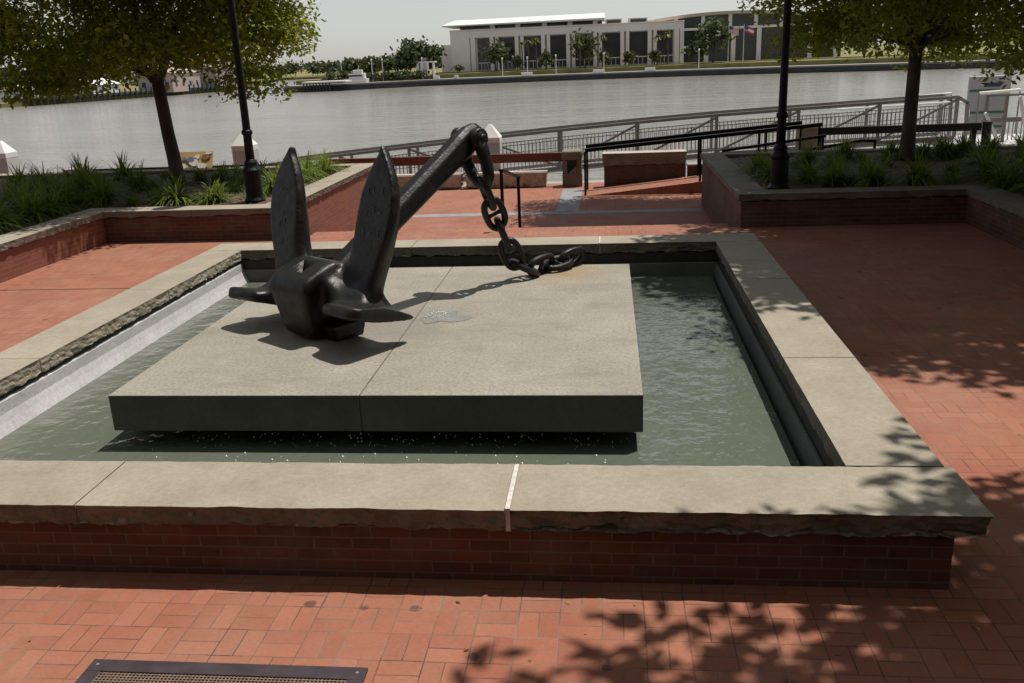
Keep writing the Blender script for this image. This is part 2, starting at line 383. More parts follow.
# ------------------------------------------------------------------ GROUND, WATER (the setting)
G, LO, WZ = -0.45, -1.05, -3.4      # upper plaza, lower plaza, river level (coping tops are z = 0)
up_ = MB(); hx0, hx1, hy0, hy1 = -6.2, 0.2, -0.3, 6.55      # open where the basin stands
up_.box(-45, hx0, -30, 9.62, G - 0.3, G); up_.box(hx1, 45, -30, 9.62, G - 0.3, G); up_.box(hx0, hx1, -30, hy0, G - 0.3, G); up_.box(hx0, hx1, hy1, 9.62, G - 0.3, G)
struct(up_.build('upper_plaza', MT['paver']))
st = MB()
for i in range(3):
    st.box(-6.45, 0.70, 9.63 + i * 0.36, 10.78, LO + 0.002, G - 0.15 * (i + 1))
struct(st.build('plaza_steps', MT['paver'], bevel=0.008))
struct(MB().box(-45, 45, 9.64, 19.75, LO - 0.3, LO).build('lower_plaza', MT['paver']))
mk = MB()
mk.box(-6.3, 0.7, 14.75, 15.12, LO, LO + 0.004)
mk.box(-2.43, -1.93, 15.13, 18.6, LO, LO + 0.004)
struct(mk.build('grey_paving_bands', MT['grey_paver']))
jl = MB(); jl.box(-9.75, -6.5, 6.15, 6.163, G, G + 0.004); struct(jl.build('paving_joint', MT['dark_wall']))
struct(MB().box(-45, 45, 19.76, 20.3, -4.5, LO - 0.02).build('near_seawall', MT['concrete']))
# river: one sheet to the horizon
me = bpy.data.meshes.new('river')
me.from_pydata([(-6000, 20.0, WZ), (6000, 20.0, WZ), (6000, 9000, WZ), (-6000, 9000, WZ)], [], [(0, 1, 2, 3)]); me.materials.append(MT['river'])
ro = bpy.data.objects.new('river', me); COL.objects.link(ro); struct(ro)

# far bank land
bank = [(-75, 204), (-58, 208), (-44, 217), (-15, 219), (16, 216.5), (34, 210), (59, 198), (80, 188), (130, 165), (240, 130), (600, 120)]
def land(name, line, z0, z1, depth, mat, inset=0.0):
    b = MB(); n = len(line)
    vs = [(x, y + inset, z1) for x, y in line] + [(x, y + inset, z0) for x, y in line] + [(line[-1][0], depth, z1), (line[0][0], depth, z1)]
    fs = [(i, i + 1, n + i + 1, n + i) for i in range(n - 1)]
    fs += [(i, i + 1, 2 * n) for i in range(n - 1)] + [(0, 2 * n, 2 * n + 1), (0, 2 * n + 1, n)]
    b.add(vs, fs); return struct(b.build(name, mat, recalc=False))
land('far_bank_seawall', bank, -5, -2.25, 7000, MT['seawall'])
land('far_bank_promenade', bank, -2.28, -1.95, 7000, MT['concrete'], 0.8)
land('far_bank_lawn', bank, -2.0, -0.95, 7000, MT['grass'], 9.0)
land('far_bank_terrace', [(-46, 236), (70, 232), (150, 215)], -1.2, -0.72, 7000, MT['grass'])
lb = [(-900, 330), (-300, 200), (-160, 166), (-124, 174), (-118, 189), (-112, 213), (-105, 245), (-125, 330)]
bl = MB(); n = len(lb)
bl.add([(x, y, -2.6) for x, y in lb] + [(x, y, -4.5) for x, y in lb] + [(-900, 900, -2.6), (-300, 900, -2.6)],
       [(i, i + 1, n + i + 1, n + i) for i in range(n - 1)] + [(0, 1, 2, 3, 4, 5, 6, 7, 2 * n + 1, 2 * n)])
struct(bl.build('left_river_bank', MT['grass'], recalc=False))
fl = MB(); lb2 = [(-700, 430), (-170, 425), (-128, 415), (-60, 425), (200, 470)]
n = len(lb2)
fl.add([(x, y, -2.4) for x, y in lb2] + [(x, y, -4.5) for x, y in lb2] + [(200, 2500, -2.4), (-700, 2500, -2.4)],
       [(i, i + 1, n + i + 1, n + i) for i in range(n - 1)] + [tuple(range(n)) + (2 * n, 2 * n + 1)])
struct(fl.build('distant_shore', MT['grass'], recalc=False))

# ------------------------------------------------------------------ rough-edged stones
def rough_stone(name, x0, x1, y0, y1, z0, z1, mat, parent=None, rough='', amp=0.03, seed=0, step=0.024, zn=6, chips=(), edge=None):
    bm = bmesh.new(); bmesh.ops.create_cube(bm, size=1)
    for v in bm.verts:
        v.co = V((x0 + (v.co.x + .5) * (x1 - x0), y0 + (v.co.y + .5) * (y1 - y0), z0 + (v.co.z + .5) * (z1 - z0)))
    def cut(co, no):
        bmesh.ops.bisect_plane(bm, geom=bm.verts[:] + bm.edges[:] + bm.faces[:], plane_co=co, plane_no=no)
    if 'x' in rough:
        k = max(2, int((y1 - y0) / step))
        for i in range(1, k): cut((0, y0 + (y1 - y0) * i / k, 0), (0, 1, 0))
    if 'y' in rough:
        k = max(2, int((x1 - x0) / step))
        for i in range(1, k): cut((x0 + (x1 - x0) * i / k, 0, 0), (1, 0, 0))
    for i in range(1, zn): cut((0, 0, z0 + (z1 - z0) * i / zn), (0, 0, 1))
    sides = []
    for i in range(0, len(rough), 2): sides.append(rough[i:i + 2])
    for v in bm.verts:
        c = v.co.copy(); fz = (z1 - c.z) / (z1 - z0)
        q = V((c.x * 7 + seed, c.y * 7, c.z * 14)); nz = 0.5 + 0.5 * mnoise.noise(q) + 0.4 * mnoise.noise(q * 2.9) + 0.35 * abs(mnoise.noise(q * 6.3))
        w_ = amp * (0.25 + 0.9 * nz) * (0.30 if fz < 0.01 else 0.55 + 0.55 * fz + .5 * mnoise.noise(q * 2.1 + V((5, 5, 5))))
        for (cx, cw, cdp) in chips:
            along = c.x
            g = math.exp(-((along - cx) / cw) ** 2); w_ += g * cdp * (0.3 if fz < .01 else 1.0)
        for sd_ in sides:
            if sd_ == 'x0' and abs(c.x - x0) < 1e-4: v.co.x += w_
            if sd_ == 'x1' and abs(c.x - x1) < 1e-4: v.co.x -= w_
            if sd_ == 'y0' and abs(c.y - y0) < 1e-4: v.co.y += w_
            if sd_ == 'y1' and abs(c.y - y1) < 1e-4: v.co.y -= w_
        if fz > 0.99: v.co.z += 0.02 * mnoise.noise(q * 1.3) + 0.012 * mnoise.noise(q * 4) + 0.01
    off = parent_loc(parent) if parent else V((0, 0, 0))
    me = bpy.data.meshes.new(name)
    for v in bm.verts: v.co -= off
    bm.to_mesh(me); bm.free(); me.materials.append(mat)
    if edge:
        me.materials.append(edge)
        for p_ in me.polygons:
            if p_.normal.z < 0.55: p_.material_index = 1
    o = bpy.data.objects.new(name, me); COL.objects.link(o)
    if parent: o.parent = parent
    return o

# ------------------------------------------------------------------ FOUNTAIN BASIN
W, D, WR, WF, WL, WN = 5.95, 6.27, 0.52, 0.49, 0.47, 0.575
T = 0.13
fb = thing('fountain_basin', 'large square brick fountain basin with broad pale stone coping around murky water', 'fountain', (-3, 3, G))
wall = MB()
ox0, ox1, oy0, oy1 = -W - WL + 0.06, WR - 0.105, -0.5, D + WF - 0.08
ix0, ix1, iy0, iy1 = -W - 0.05, 0.05, -0.05, D + 0.05
wall.box(ox0, ox1, oy0, iy0, G - 0.05, -T); wall.box(ox0, ox1, iy1, oy1, G - 0.05, -T)
wall.box(ox0, ix0, iy0, iy1, G - 0.05, -T); wall.box(ix1, ox1, iy0, iy1, G - 0.05, -T)
wall.build('brick_wall', MT['brick'], fb)
# near-black inner face and cove-shaped render lining
inn = MB()
inn.box(ix0 - 0.002, ix0 + 0.012, iy0, iy1, -0.30, -T - 0.002); inn.box(ix1 - 0.012, ix1 + 0.002, iy0, iy1, -0.30, -T - 0.002)
inn.box(ix0 + 0.012, ix1 - 0.012, iy1 - 0.012, iy1 + 0.002, -0.30, -T - 0.002); inn.box(ix0 + 0.012, ix1 - 0.012, iy0 - 0.002, iy0 + 0.012, -0.30, -T - 0.002)
inn.build('inner_face', MT['dark_wall'], fb)
ln = MB()
prof_l = [(0.0135, -0.165), (0.03, -0.18), (0.038, -0.27), (0.062, -0.33), (0.10, -0.405), (0.13, -0.62)]
vs = []
for i_, z_ in prof_l: vs += [(ix0 + i_, iy0 + .013, z_), (ix0 + i_, iy1 - .045, z_)]
ln.add(vs, [(2 * k, 2 * k + 1, 2 * k + 3, 2 * k + 2) for k in range(len(prof_l) - 1)]); ln.build('render_lining', MT['lining'], fb, recalc=False)
MT['shade_dark_lining'] = stone_mat('shade_dark_grey_render', (0.10, 0.10, 0.095), (0.16, 0.158, 0.15), stain_amt=0.2, fine=40)  # darker copy of the lining, shade of these walls put into the colour
dl = MB()
dl.box(ix0 + .014, ix1 - .014, iy1 - .045, iy1 - .0125, -.75, -.255); dl.box(ix1 - .05, ix1 - .0125, iy0 + .046, iy1 - .046, -.75, -.27); dl.box(ix0 + .014, ix1 - .014, iy0 + .0125, iy0 + .045, -.75, -.27)
dl.build('shade_dark_lining', MT['shade_dark_lining'], fb, bevel=.012)
MB().box(ix0 + .02, ix1 - .06, iy0 + .05, iy1 - .05, -.80, -.75).build('basin_floor', MT['shade_dark_lining'], fb)

MT['edge'] = stone_mat('shade_dark_split_edge', (0.09, 0.077, 0.058), (0.22, 0.19, 0.145), stain=(0.24, 0.2, 0.14), stain_amt=0.6, fine=60, bs=1.0)  # split faces on the shaded sides, shade mixed into the base colour
MT['edge_lit'] = stone_mat('sunlit_split_edge', (0.30, 0.26, 0.19), (0.46, 0.40, 0.31), stain=(0.16, 0.13, 0.09), stain_amt=0.5, fine=60, bs=0.8)  # lighter copy for the left inner edge, sunlight put into the colour
def cop(x0, x1, y0, y1, rough, seed, amp=0.03, lab=None, dz=0.0, **kw):
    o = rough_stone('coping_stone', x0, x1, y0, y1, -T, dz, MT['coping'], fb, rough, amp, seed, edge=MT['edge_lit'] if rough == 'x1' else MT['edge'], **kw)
    bv = o.modifiers.new('bevel', 'BEVEL'); bv.width = 0.006; bv.segments = 2; bv.limit_method = 'ANGLE'; bv.angle_limit = R(55)
    if lab: o['label'] = lab
    return o
g = 0.004
near_front = [(-3.3, .06, .035), (-2.62, .12, .04), (-2.2, .05, .02)]
cop(-W - WL - 0.05, -4.17 - g, -WN, 0, 'y0y1', 1, 0.035)
cop(-4.17 + g, -1.83, -WN, 0, 'y0y1', 2, 0.035, chips=near_front)
cop(-1.80, 0.57, -WN, 0, 'y0y1x1', 3, 0.05, 'coping stone at the dappled corner with deeply chipped front edge', chips=[(-1.6, .07, .02), (-1.25, .1, .03), (-.75, .08, .025), (-.2, .1, .02)])
MB().box(-1.828, -1.802, -WN + 0.03, -0.01, -T, 0.001).build('mortar_joint', MT['mortar'], fb)
MB().box(-1.403, -1.385, D + 0.04, D + WF - .01, -T, 0.001).build('mortar_joint', MT['mortar'], fb)
cop(0, WR, g, 1.86, 'x0', 4, 0.012, dz=-0.001)
cop(0, WR, 1.868, 4.35, 'x0', 5, 0.012); cop(0, WR, 4.358, D - g, 'x0', 6, 0.012)
cop(-W - WL, -W, g, 1.94, 'x1', 7, 0.017); cop(-W - WL, -W, 1.948, 4.25, 'x1', 8, 0.017); cop(-W - WL, -W, 4.258, D - g, 'x1', 9, 0.017)
cop(-W - WL, -3.75, D, D + WF, 'y0', 10, 0.035); cop(-3.742, -1.405, D, D + WF, 'y0', 11, 0.035); cop(-1.383, WR, D, D + WF, 'y0', 12, 0.035)

me = bpy.data.meshes.new('pool_water')
me.from_pydata([(ix0 + .1, iy0 + .1, -0.405), (ix1 - .1, iy0 + .1, -0.405), (ix1 - .1, iy1 - .1, -0.405), (ix0 + .1, iy1 - .1, -0.405)], [], [(0, 1, 2, 3)])
me.materials.append(MT['pool']); po = bpy.data.objects.new('pool_water', me); COL.objects.link(po); struct(po)

# the stone platform under the anchor: two slabs, wet edges with shade in their colour, a pedestal
pl = thing('stone_platform', 'thick square stone slab floating low over the pool under the anchor', 'platform', (-2.98, 3.1, -0.7))
sx0, sx1, sy0, sy1, sz0 = -4.89, -1.06, 1.09, 5.13, -0.275
for a, b in ((sx0, -3.034), (-3.026, sx1)):
    o = MB().box(a, b, sy0, sy1, sz0, 0.0).build('slab', MT['slab'], pl, bevel=0.006)
    o.data.materials.append(MT['slab_side'])
    for p_ in o.data.polygons:
        if p_.normal.z < 0.5: p_.material_index = 1
MB().box(-3.0335, -3.0265, sy0 + .01, sy1 - .01, sz0 + .01, -0.004).build('slab_joint', MT['coping_dark'], pl)
MB().box(-3.6, -2.36, 2.5, 3.8, -0.76, sz0 - 0.002).build('pedestal', MT['slab_side'], pl)

# ------------------------------------------------------------------ ANCHOR
A = V((-3.74, 2.633, 0.305))
E_ = V((0.808, -0.588, 0.04)); N_ = V((-0.575, -0.772, 0.269)); F_ = V((0.128, 0.241, 0.962))
EH = V((0.802, -0.597, 0)).normalized(); DH = V((-EH.y, EH.x, 0))
def loc(e, n, f): return A + E_ * e + N_ * n + F_ * f
def sym(e, d, z): return V((A.x, A.y, 0)) + EH * e + DH * d + V((0, 0, z))
an = thing('anchor', 'big black iron stockless ship anchor standing on its crown with two flukes up', 'anchor', (A.x, A.y, 0.0))
def remesh(o, vox, smooth_it=6):
    m = o.modifiers.new('remesh', 'REMESH'); m.mode = 'VOXEL'; m.voxel_size = vox; m.use_smooth_shade = True
    if smooth_it:
        s_ = o.modifiers.new('smooth', 'SMOOTH'); s_.factor = 0.5; s_.iterations = smooth_it
    return o
def fluke(b, sg):
    fs_ = [-.06, .1, .2, .3, .45, .6, .75, .9, 1.05, 1.15, 1.23, 1.305]
    os_ = [.63, .665, .70, .735, .785, .825, .85, .85, .80, .742, .688, .632]
    is_ = [.10, .13, .19, .265, .325, .355, .385, .42, .478, .535, .588, .622]
    vs = []
    for f, o_, i_ in zip(fs_, os_, is_):
        tb = .018 + .175 * max(0, 1 - max(f, 0) / 1.3); bev = min(.02 + .10 * max(0, 1 - f / .9), (o_ - i_) * .4); m = (o_ - i_)
        sec = [(o_ - .01, .05), (o_, -.01), (o_ - .12 * m, -tb), (i_ + .15 * m, -tb), (i_, -.02), (i_ + bev, .05)]
        vs += [loc(sg * e, n, f) for e, n in sec]
    k = 6; m = len(fs_)
    b.add(vs, [(a * k + c, a * k + (c + 1) % k, (a + 1) * k + (c + 1) % k, (a + 1) * k + c) for a in range(m - 1) for c in range(k)] + [tuple(range(k))[::-1], tuple((m - 1) * k + c for c in range(k))])
    # tripping palm: broad plate across the foot of the fluke
    pp = [(.46, .36), (.62, .39), (.86, .385), (.92, .32), (.90, .05), (.885, -.20), (.865, -.305), (.80, -.32), (.72, -.25), (.62, -.1), (.30, -.08), (.30, .08), (.42, .2)]
    b.prism(pp, lambda e, n: loc(sg * e, n, -.12 + .03 * abs(n) + .035 * (n < -.2)), lambda e, n: loc(sg * e, n, .015 - .02 * (n < -.1) - .035 * (n < -.2) - .02 * (n > .2)))
    # fillets between palm, blade and crown
    b.prism([(.34, .25), (.76, .17), (.78, -.2), (.30, -.2)], lambda e, n: loc(sg * e, n, -.03), lambda e, n: loc(sg * e * (1 - .14 * (e > .6)), n * .5, .14))
    b.prism([(.0, .26), (.36, .16), (.36, -.12), (.0, -.16)], lambda e, n: loc(sg * e, n, -.03), lambda e, n: loc(sg * e, n * .6, .30 - .06 * (e > .2)))
hd = MB(); fluke(hd, -1); fluke(hd, 1)
prof = [(-.28, .03), (-.33, .28), (-.36, .46), (-.32, .55), (-.15, .625), (-.02, .665), (.09, .64), (.17, .52), (.25, .3), (.20, .06), (.0, .0), (-.15, .0)]
ew = lambda z: .185 + .09 * min(1, max(0, z) / .42)
hd.prism(prof, lambda d, z: sym(-ew(z), d, z), lambda d, z: sym(ew(z), d, z))
shd = [(-.24, .57), (.24, .57), (.36, .50), (.50, .42), (.58, .30), (.55, .2), (-.55, .2), (-.58, .30), (-.50, .42), (-.36, .50)]
hd.prism(shd, lambda e, z: sym(e, -.17, z), lambda e, z: sym(e, .15, z))
ax = [(math.cos(a) * .13, math.sin(a) * .13) for a in np.linspace(0, 2 * math.pi, 13)[:-1]]
hd.prism(ax, lambda n, f: loc(-.62, n, f + .02), lambda n, f: loc(.62, n, f + .02))
head = hd.build('head', MT['iron'], an)
remesh(head, 0.0125, 6)
# dark shank slot let into the crown's sloping top
def top_z(d): return np.interp(d, [-.32, -.15, -.02, .09], [.55, .625, .665, .64])
hole = MB().prism([(-.085, -.25), (.085, -.25), (.085, -.09), (-.085, -.09)], lambda e, d: sym(e * .9, d + .05, .12), lambda e, d: sym(e, d, top_z(d) + .12)).build('slot_cutter', MT['iron'], an)
bpy.context.view_layer.update()
h0 = bpy.data.meshes.new_from_object(head.evaluated_get(bpy.context.evaluated_depsgraph_get()))
head.modifiers.clear(); head.data = h0
# cast-iron fillets: diffuse the surface round the crown, leave the thin blades crisp
nv_ = len(h0.vertices); co = np.zeros(nv_ * 3); h0.vertices.foreach_get('co', co); co = co.reshape(-1, 3)
ed = np.zeros(len(h0.edges) * 2, np.int32); h0.edges.foreach_get('vertices', ed); ed = ed.reshape(-1, 2)
q_ = co + np.array(parent_loc(an)) - np.array(A); ef = q_ @ np.array(E_), q_ @ np.array(F_)
wt = np.clip((.62 - ef[1]) / .30, 0.05, 1.0) * np.where(np.abs(ef[0]) > .66, np.clip((.86 - np.abs(ef[0])) / .2, .25, 1), 1)
deg = np.bincount(ed.ravel(), minlength=nv_).astype(float)[:, None]
for it in range(70):
    acc_ = np.zeros_like(co); np.add.at(acc_, ed[:, 0], co[ed[:, 1]]); np.add.at(acc_, ed[:, 1], co[ed[:, 0]])
    co = co + (acc_ / deg - co) * (.5 * wt)[:, None]
h0.vertices.foreach_set('co', co.ravel()); h0.update()
bo = head.modifiers.new('slot', 'BOOLEAN'); bo.operation = 'DIFFERENCE'; bo.object = hole; bo.solver = 'EXACT'
bpy.context.view_layer.update()
hm = bpy.data.meshes.new_from_object(head.evaluated_get(bpy.context.evaluated_depsgraph_get()))
off = parent_loc(an)
def part_of(c):
    q = c + off - A; e_, f_ = q.dot(E_), q.dot(F_)
    lim = .30 if f_ < .30 else 0.02
    return 0 if abs(e_) < lim else (1 if e_ > 0 else -1)
vn = [v.normal.copy() for v in hm.vertices]; vc = [v.co.copy() for v in hm.vertices]
side_ = [part_of(p.center) for p in hm.polygons]
for key, nm in ((0, 'crown_block'), (-1, 'fluke'), (1, 'fluke')):
    idx = {}; vv = []; nn = []; ff = []
    for p, s_ in zip(hm.polygons, side_):
        if s_ != key: continue
        f_ = []
        for vi in p.vertices:
            if vi not in idx: idx[vi] = len(vv); vv.append(vc[vi]); nn.append(vn[vi])
            f_.append(idx[vi])
        ff.append(f_)
    m3 = bpy.data.meshes.new(nm); m3.from_pydata(vv, [], ff); m3.update()
    m3.polygons.foreach_set('use_smooth', [True] * len(m3.polygons))
    m3.normals_split_custom_set_from_vertices(nn); m3.materials.append(MT['iron'])
    o3 = bpy.data.objects.new(nm, m3); COL.objects.link(o3); o3.parent = an
bpy.data.objects.remove(hole); bpy.data.objects.remove(head)
# rough foot below the crown
ft = MB(); ft.prism([(-.13, .0), (.17, .0), (.2, .14), (-.18, .14)], lambda d, z: sym(.08, d, z), lambda d, z: sym(.33, d, z))
ft.prism([(-.12, .0), (.12, .0), (.15, .1), (-.15, .1)], lambda d, z: sym(-.2, d, z), lambda d, z: sym(.1, d, z))
remesh(ft.build('crown_foot', MT['iron'], an), 0.016, 4)
# shank
sh = MB()
s0, s1 = (0.0, .37), (1.885, 1.49)
sdv = V((s1[0] - s0[0], s1[1] - s0[1])).normalized(); snv = V((-sdv.y, sdv.x))
def shp(t, wh, we):
    c = (s0[0] + (s1[0] - s0[0]) * t, s0[1] + (s1[1] - s0[1]) * t); ch = .05
    pts = [(-we, -wh + ch), (-we + ch, -wh), (we - ch, -wh), (we, -wh + ch), (we, wh - ch), (we - ch, wh), (-we + ch, wh), (-we, wh - ch)]
    return [sym(e, c[0] + snv.x * h, c[1] + snv.y * h) for e, h in pts]
secs = [(-.05, .10, .12), (.1, .105, .115), (.5, .115, .105), (.85, .125, .10), (.93, .135, .095), (1.0, .13, .08), (1.045, .10, .07), (1.07, .06, .06)]
vs = []; 
for t_, a_, b_ in secs: vs += shp(t_, a_, b_)
fs = [(k * 8 + j, k * 8 + (j + 1) % 8, k * 8 + 8 + (j + 1) % 8, k * 8 + 8 + j) for k in range(len(secs) - 1) for j in range(8)]
fs += [tuple(range(8))[::-1], tuple((len(secs) - 1) * 8 + j for j in range(8))]
sh.add(vs, fs); sh.build('shank', MT['iron'], an, bevel=0.018, segs=3)
# pin and shackle
pin = MB()
PC = (1.88, 1.487)
pin.tube([sym(-.215, *PC), sym(-.20, *PC), sym(.20, *PC), sym(.215, *PC)], [.035, .05, .05, .035], 14)
pin.tube([sym(-.19, *PC), sym(-.165, *PC)], .066, 14); pin.tube([sym(.165, *PC), sym(.19, *PC)], .066, 14)
pin.build('shackle_pin', MT['iron'], an, smooth=False, bevel=0.006)
sk = MB()
hang = V((0.30, -0.22, -1.0)).normalized()            # the shackle hangs almost straight down from the pin
def SK(e, h): return sym(e, *PC) + hang * h
path = [SK(-.125, -.02), SK(-.135, .12), SK(-.13, .28), SK(-.105, .38), SK(-.055, .45), SK(0, .468), SK(.055, .45), SK(.105, .38), SK(.13, .28), SK(.135, .12), SK(.125, -.02)]
sk.tube(path, [.075, .066, .060, .056, .054, .055, .054, .056, .060, .066, .075], 14)
for sg in (-1, 1):
    sk.tube([SK(sg * .088, 0), SK(sg * .095, 0), SK(sg * .16, 0), SK(sg * .168, 0)], [.085, .10, .10, .085], 18)
sk.build('shackle', MT['iron'], an, smooth=True)
# raised casting marks on the fluke faces (weathered past reading)
rm = random.Random(12)
for sg, rows in ((-1, [(.93, 2), (.62, 2)]), (1, [(.92, 3), (.76, 3), (.60, 3)])):
    for f, n_ in rows:
        for q in range(n_):
            e = sg * .62 + (q - (n_ - 1) / 2) * .085; b = MB()
            for _ in range(2):
                a = rm.choice((0, 1)); de, df = (.018, .0045) if a else (.0045, .024); e2 = e + rm.uniform(-.015, .015); f2 = f + rm.uniform(-.02, .02)
                b.prism([(e2 - de, f2 - df), (e2 + de, f2 - df), (e2 + de, f2 + df), (e2 - de, f2 + df)], lambda x, y: loc(x, .02, y), lambda x, y: loc(x, .0535 + .0008 * _, y))
            b.build('raised_mark', MT['worn_iron'], an)
SHK_END = SK(0, .468)

# ------------------------------------------------------------------ CHAIN
ch = thing('anchor_chain', 'heavy black stud-link chain hanging from the anchor ring down onto the slab', 'chain', (-2.2, 4.5, 0))
def link(c, d, side, Lh=.165, Wd=.092, r_=.034, stud=True):
    d = V(d).normalized(); side = V(side); side = (side - d * side.dot(d)).normalized()
    pts = []
    n = 28
    for k in range(n + 1):
        a = 2 * math.pi * k / n
        x = math.copysign(abs(math.cos(a)) ** .8, math.cos(a)) * Lh; y = math.copysign(abs(math.sin(a)) ** .75, math.sin(a)) * Wd
        pts.append(V(c) + d * x + side * y)
    b = MB()
    m = n; vsx = []; nn = 10
    for i in range(m):
        p = pts[i]; dd = (pts[(i + 1) % m] - pts[(i - 1) % m]).normalized(); up_ = d.cross(side).normalized(); bi = dd.cross(up_)
        for k in range(nn):
            a = 2 * math.pi * k / nn; vsx.append(p + (up_ * math.cos(a) + bi * math.sin(a)) * r_)
    b.add(vsx, [(i * nn + k, i * nn + (k + 1) % nn, ((i + 1) % m) * nn + (k + 1) % nn, ((i + 1) % m) * nn + k) for i in range(m) for k in range(nn)])
    if stud:
        b.tube([V(c) - side * (Wd - .01), V(c) - side * .03, V(c) + side * .03, V(c) + side * (Wd - .01)], [.03, .02, .02, .03], 8)
    return b.build('chain_link', MT['iron'], ch, smooth=True)
cpath = [SHK_END + hang * -.02, V((-2.415, 4.22, .74)), V((-2.345, 4.33, .50)), V((-2.27, 4.41, .25)), V((-2.20, 4.47, .085)), V((-2.03, 4.66, .045)), V((-1.88, 4.85, .075)), V((-1.72, 5.0, .09)), V((-1.60, 5.06, .05))]
# resample at link pitch
P_ = 0.252; pts = [cpath[0]]; acc = 0
dense = []
for a, b in zip(cpath[:-1], cpath[1:]):
    for k in range(40): dense.append(a.lerp(b, k / 40))
dense.append(cpath[-1])
last = dense[0]; nodes = [last]
for p in dense:
    if (p - last).length >= P_: nodes.append(p); last = p
nodes.append(nodes[-1] + (nodes[-1] - nodes[-2]).normalized() * P_ * .6)
view = V((.2, -.95, 0))
for i in range(len(nodes) - 1):
    a, b = nodes[i], nodes[i + 1]; d = (b - a)
    c = (a + b) / 2
    flat = V((d.y, -d.x, 0)).normalized() if math.hypot(d.x, d.y) > .08 else EH.copy()
    upn = d.normalized().cross(flat)
    ang = R(38) if i % 2 == 0 else R(-52)
    side = flat * math.cos(ang) + upn * math.sin(ang)
    if c.z < .13:
        side = flat * math.cos(R(14)) + upn * math.sin(R(14)) if i % 2 == 0 else flat * math.cos(R(-70)) + upn * math.sin(R(-70))
        c = V((c.x, c.y, max(c.z, .045 if i % 2 == 0 else .10)))
    link(c, d, side)

# splash where the water wells up beside the fluke, and drips under the slab's edge
rng = np.random.default_rng(3)
def drops(name, cs, rs, mat, stretch=1.0):
    b = MB()
    for c, r_ in zip(cs, rs):
        x, y, z = c
        b.add([(x + r_, y, z), (x - r_, y, z), (x, y + r_, z), (x, y - r_, z), (x, y, z + r_ * stretch), (x, y, z - r_ * stretch)],
              [(0, 2, 4), (2, 1, 4), (1, 3, 4), (3, 0, 4), (2, 0, 5), (1, 2, 5), (3, 1, 5), (0, 3, 5)])
    return b.build(name, mat, smooth=True, recalc=False)
MT['drop'] = plain('foam_white_water', (0.75, 0.78, 0.78), 0.1, var=0.05)
cs = [(rng.uniform(-4.6, -1.2), rng.uniform(.55, 1.06), -.402) for _ in range(75)] + [(rng.uniform(-4.3, -1.15), rng.normal(1.10, .012), rng.uniform(-.40, -.29)) for _ in range(120)]
o = drops('water_drips', cs, list(rng.uniform(.003, .009, 75)) + list(rng.uniform(.002, .005, 120)), MT['drop'], 1.6); o['kind'] = 'stuff'
mw, t, b = new_mat('film_of_water'); b.inputs['Base Color'].default_value = (.20, .19, .165, 1); b.inputs['Roughness'].default_value = .04
bump(t, noise(t, 24, 4, .6, pos(t)), b, .5, .03)
pd = MB(); k = 40; ctr = (-2.80, 3.05)
vs = [(ctr[0], ctr[1], .012)]
for i in range(k):
    a = 2 * math.pi * i / k; rr = .17 + .12 * mnoise.noise(V((math.cos(a) * 1.5, math.sin(a) * 1.5, 4)))
    vs.append((ctr[0] + rr * 1.15 * math.cos(a), ctr[1] + rr * 1.2 * math.sin(a), .003))
pd.add(vs, [(0, 1 + i, 1 + (i + 1) % k) for i in range(k)])
struct(pd.build('puddle', mw, smooth=True, recalc=False))
cs = [(ctr[0] + rng.normal(0, .07), ctr[1] + rng.normal(0, .07), .01 + abs(rng.normal(0, .02))) for _ in range(48)]
o = drops('water_splash', cs, rng.uniform(.003, .009, 48), MT['drop']); o['kind'] = 'stuff'

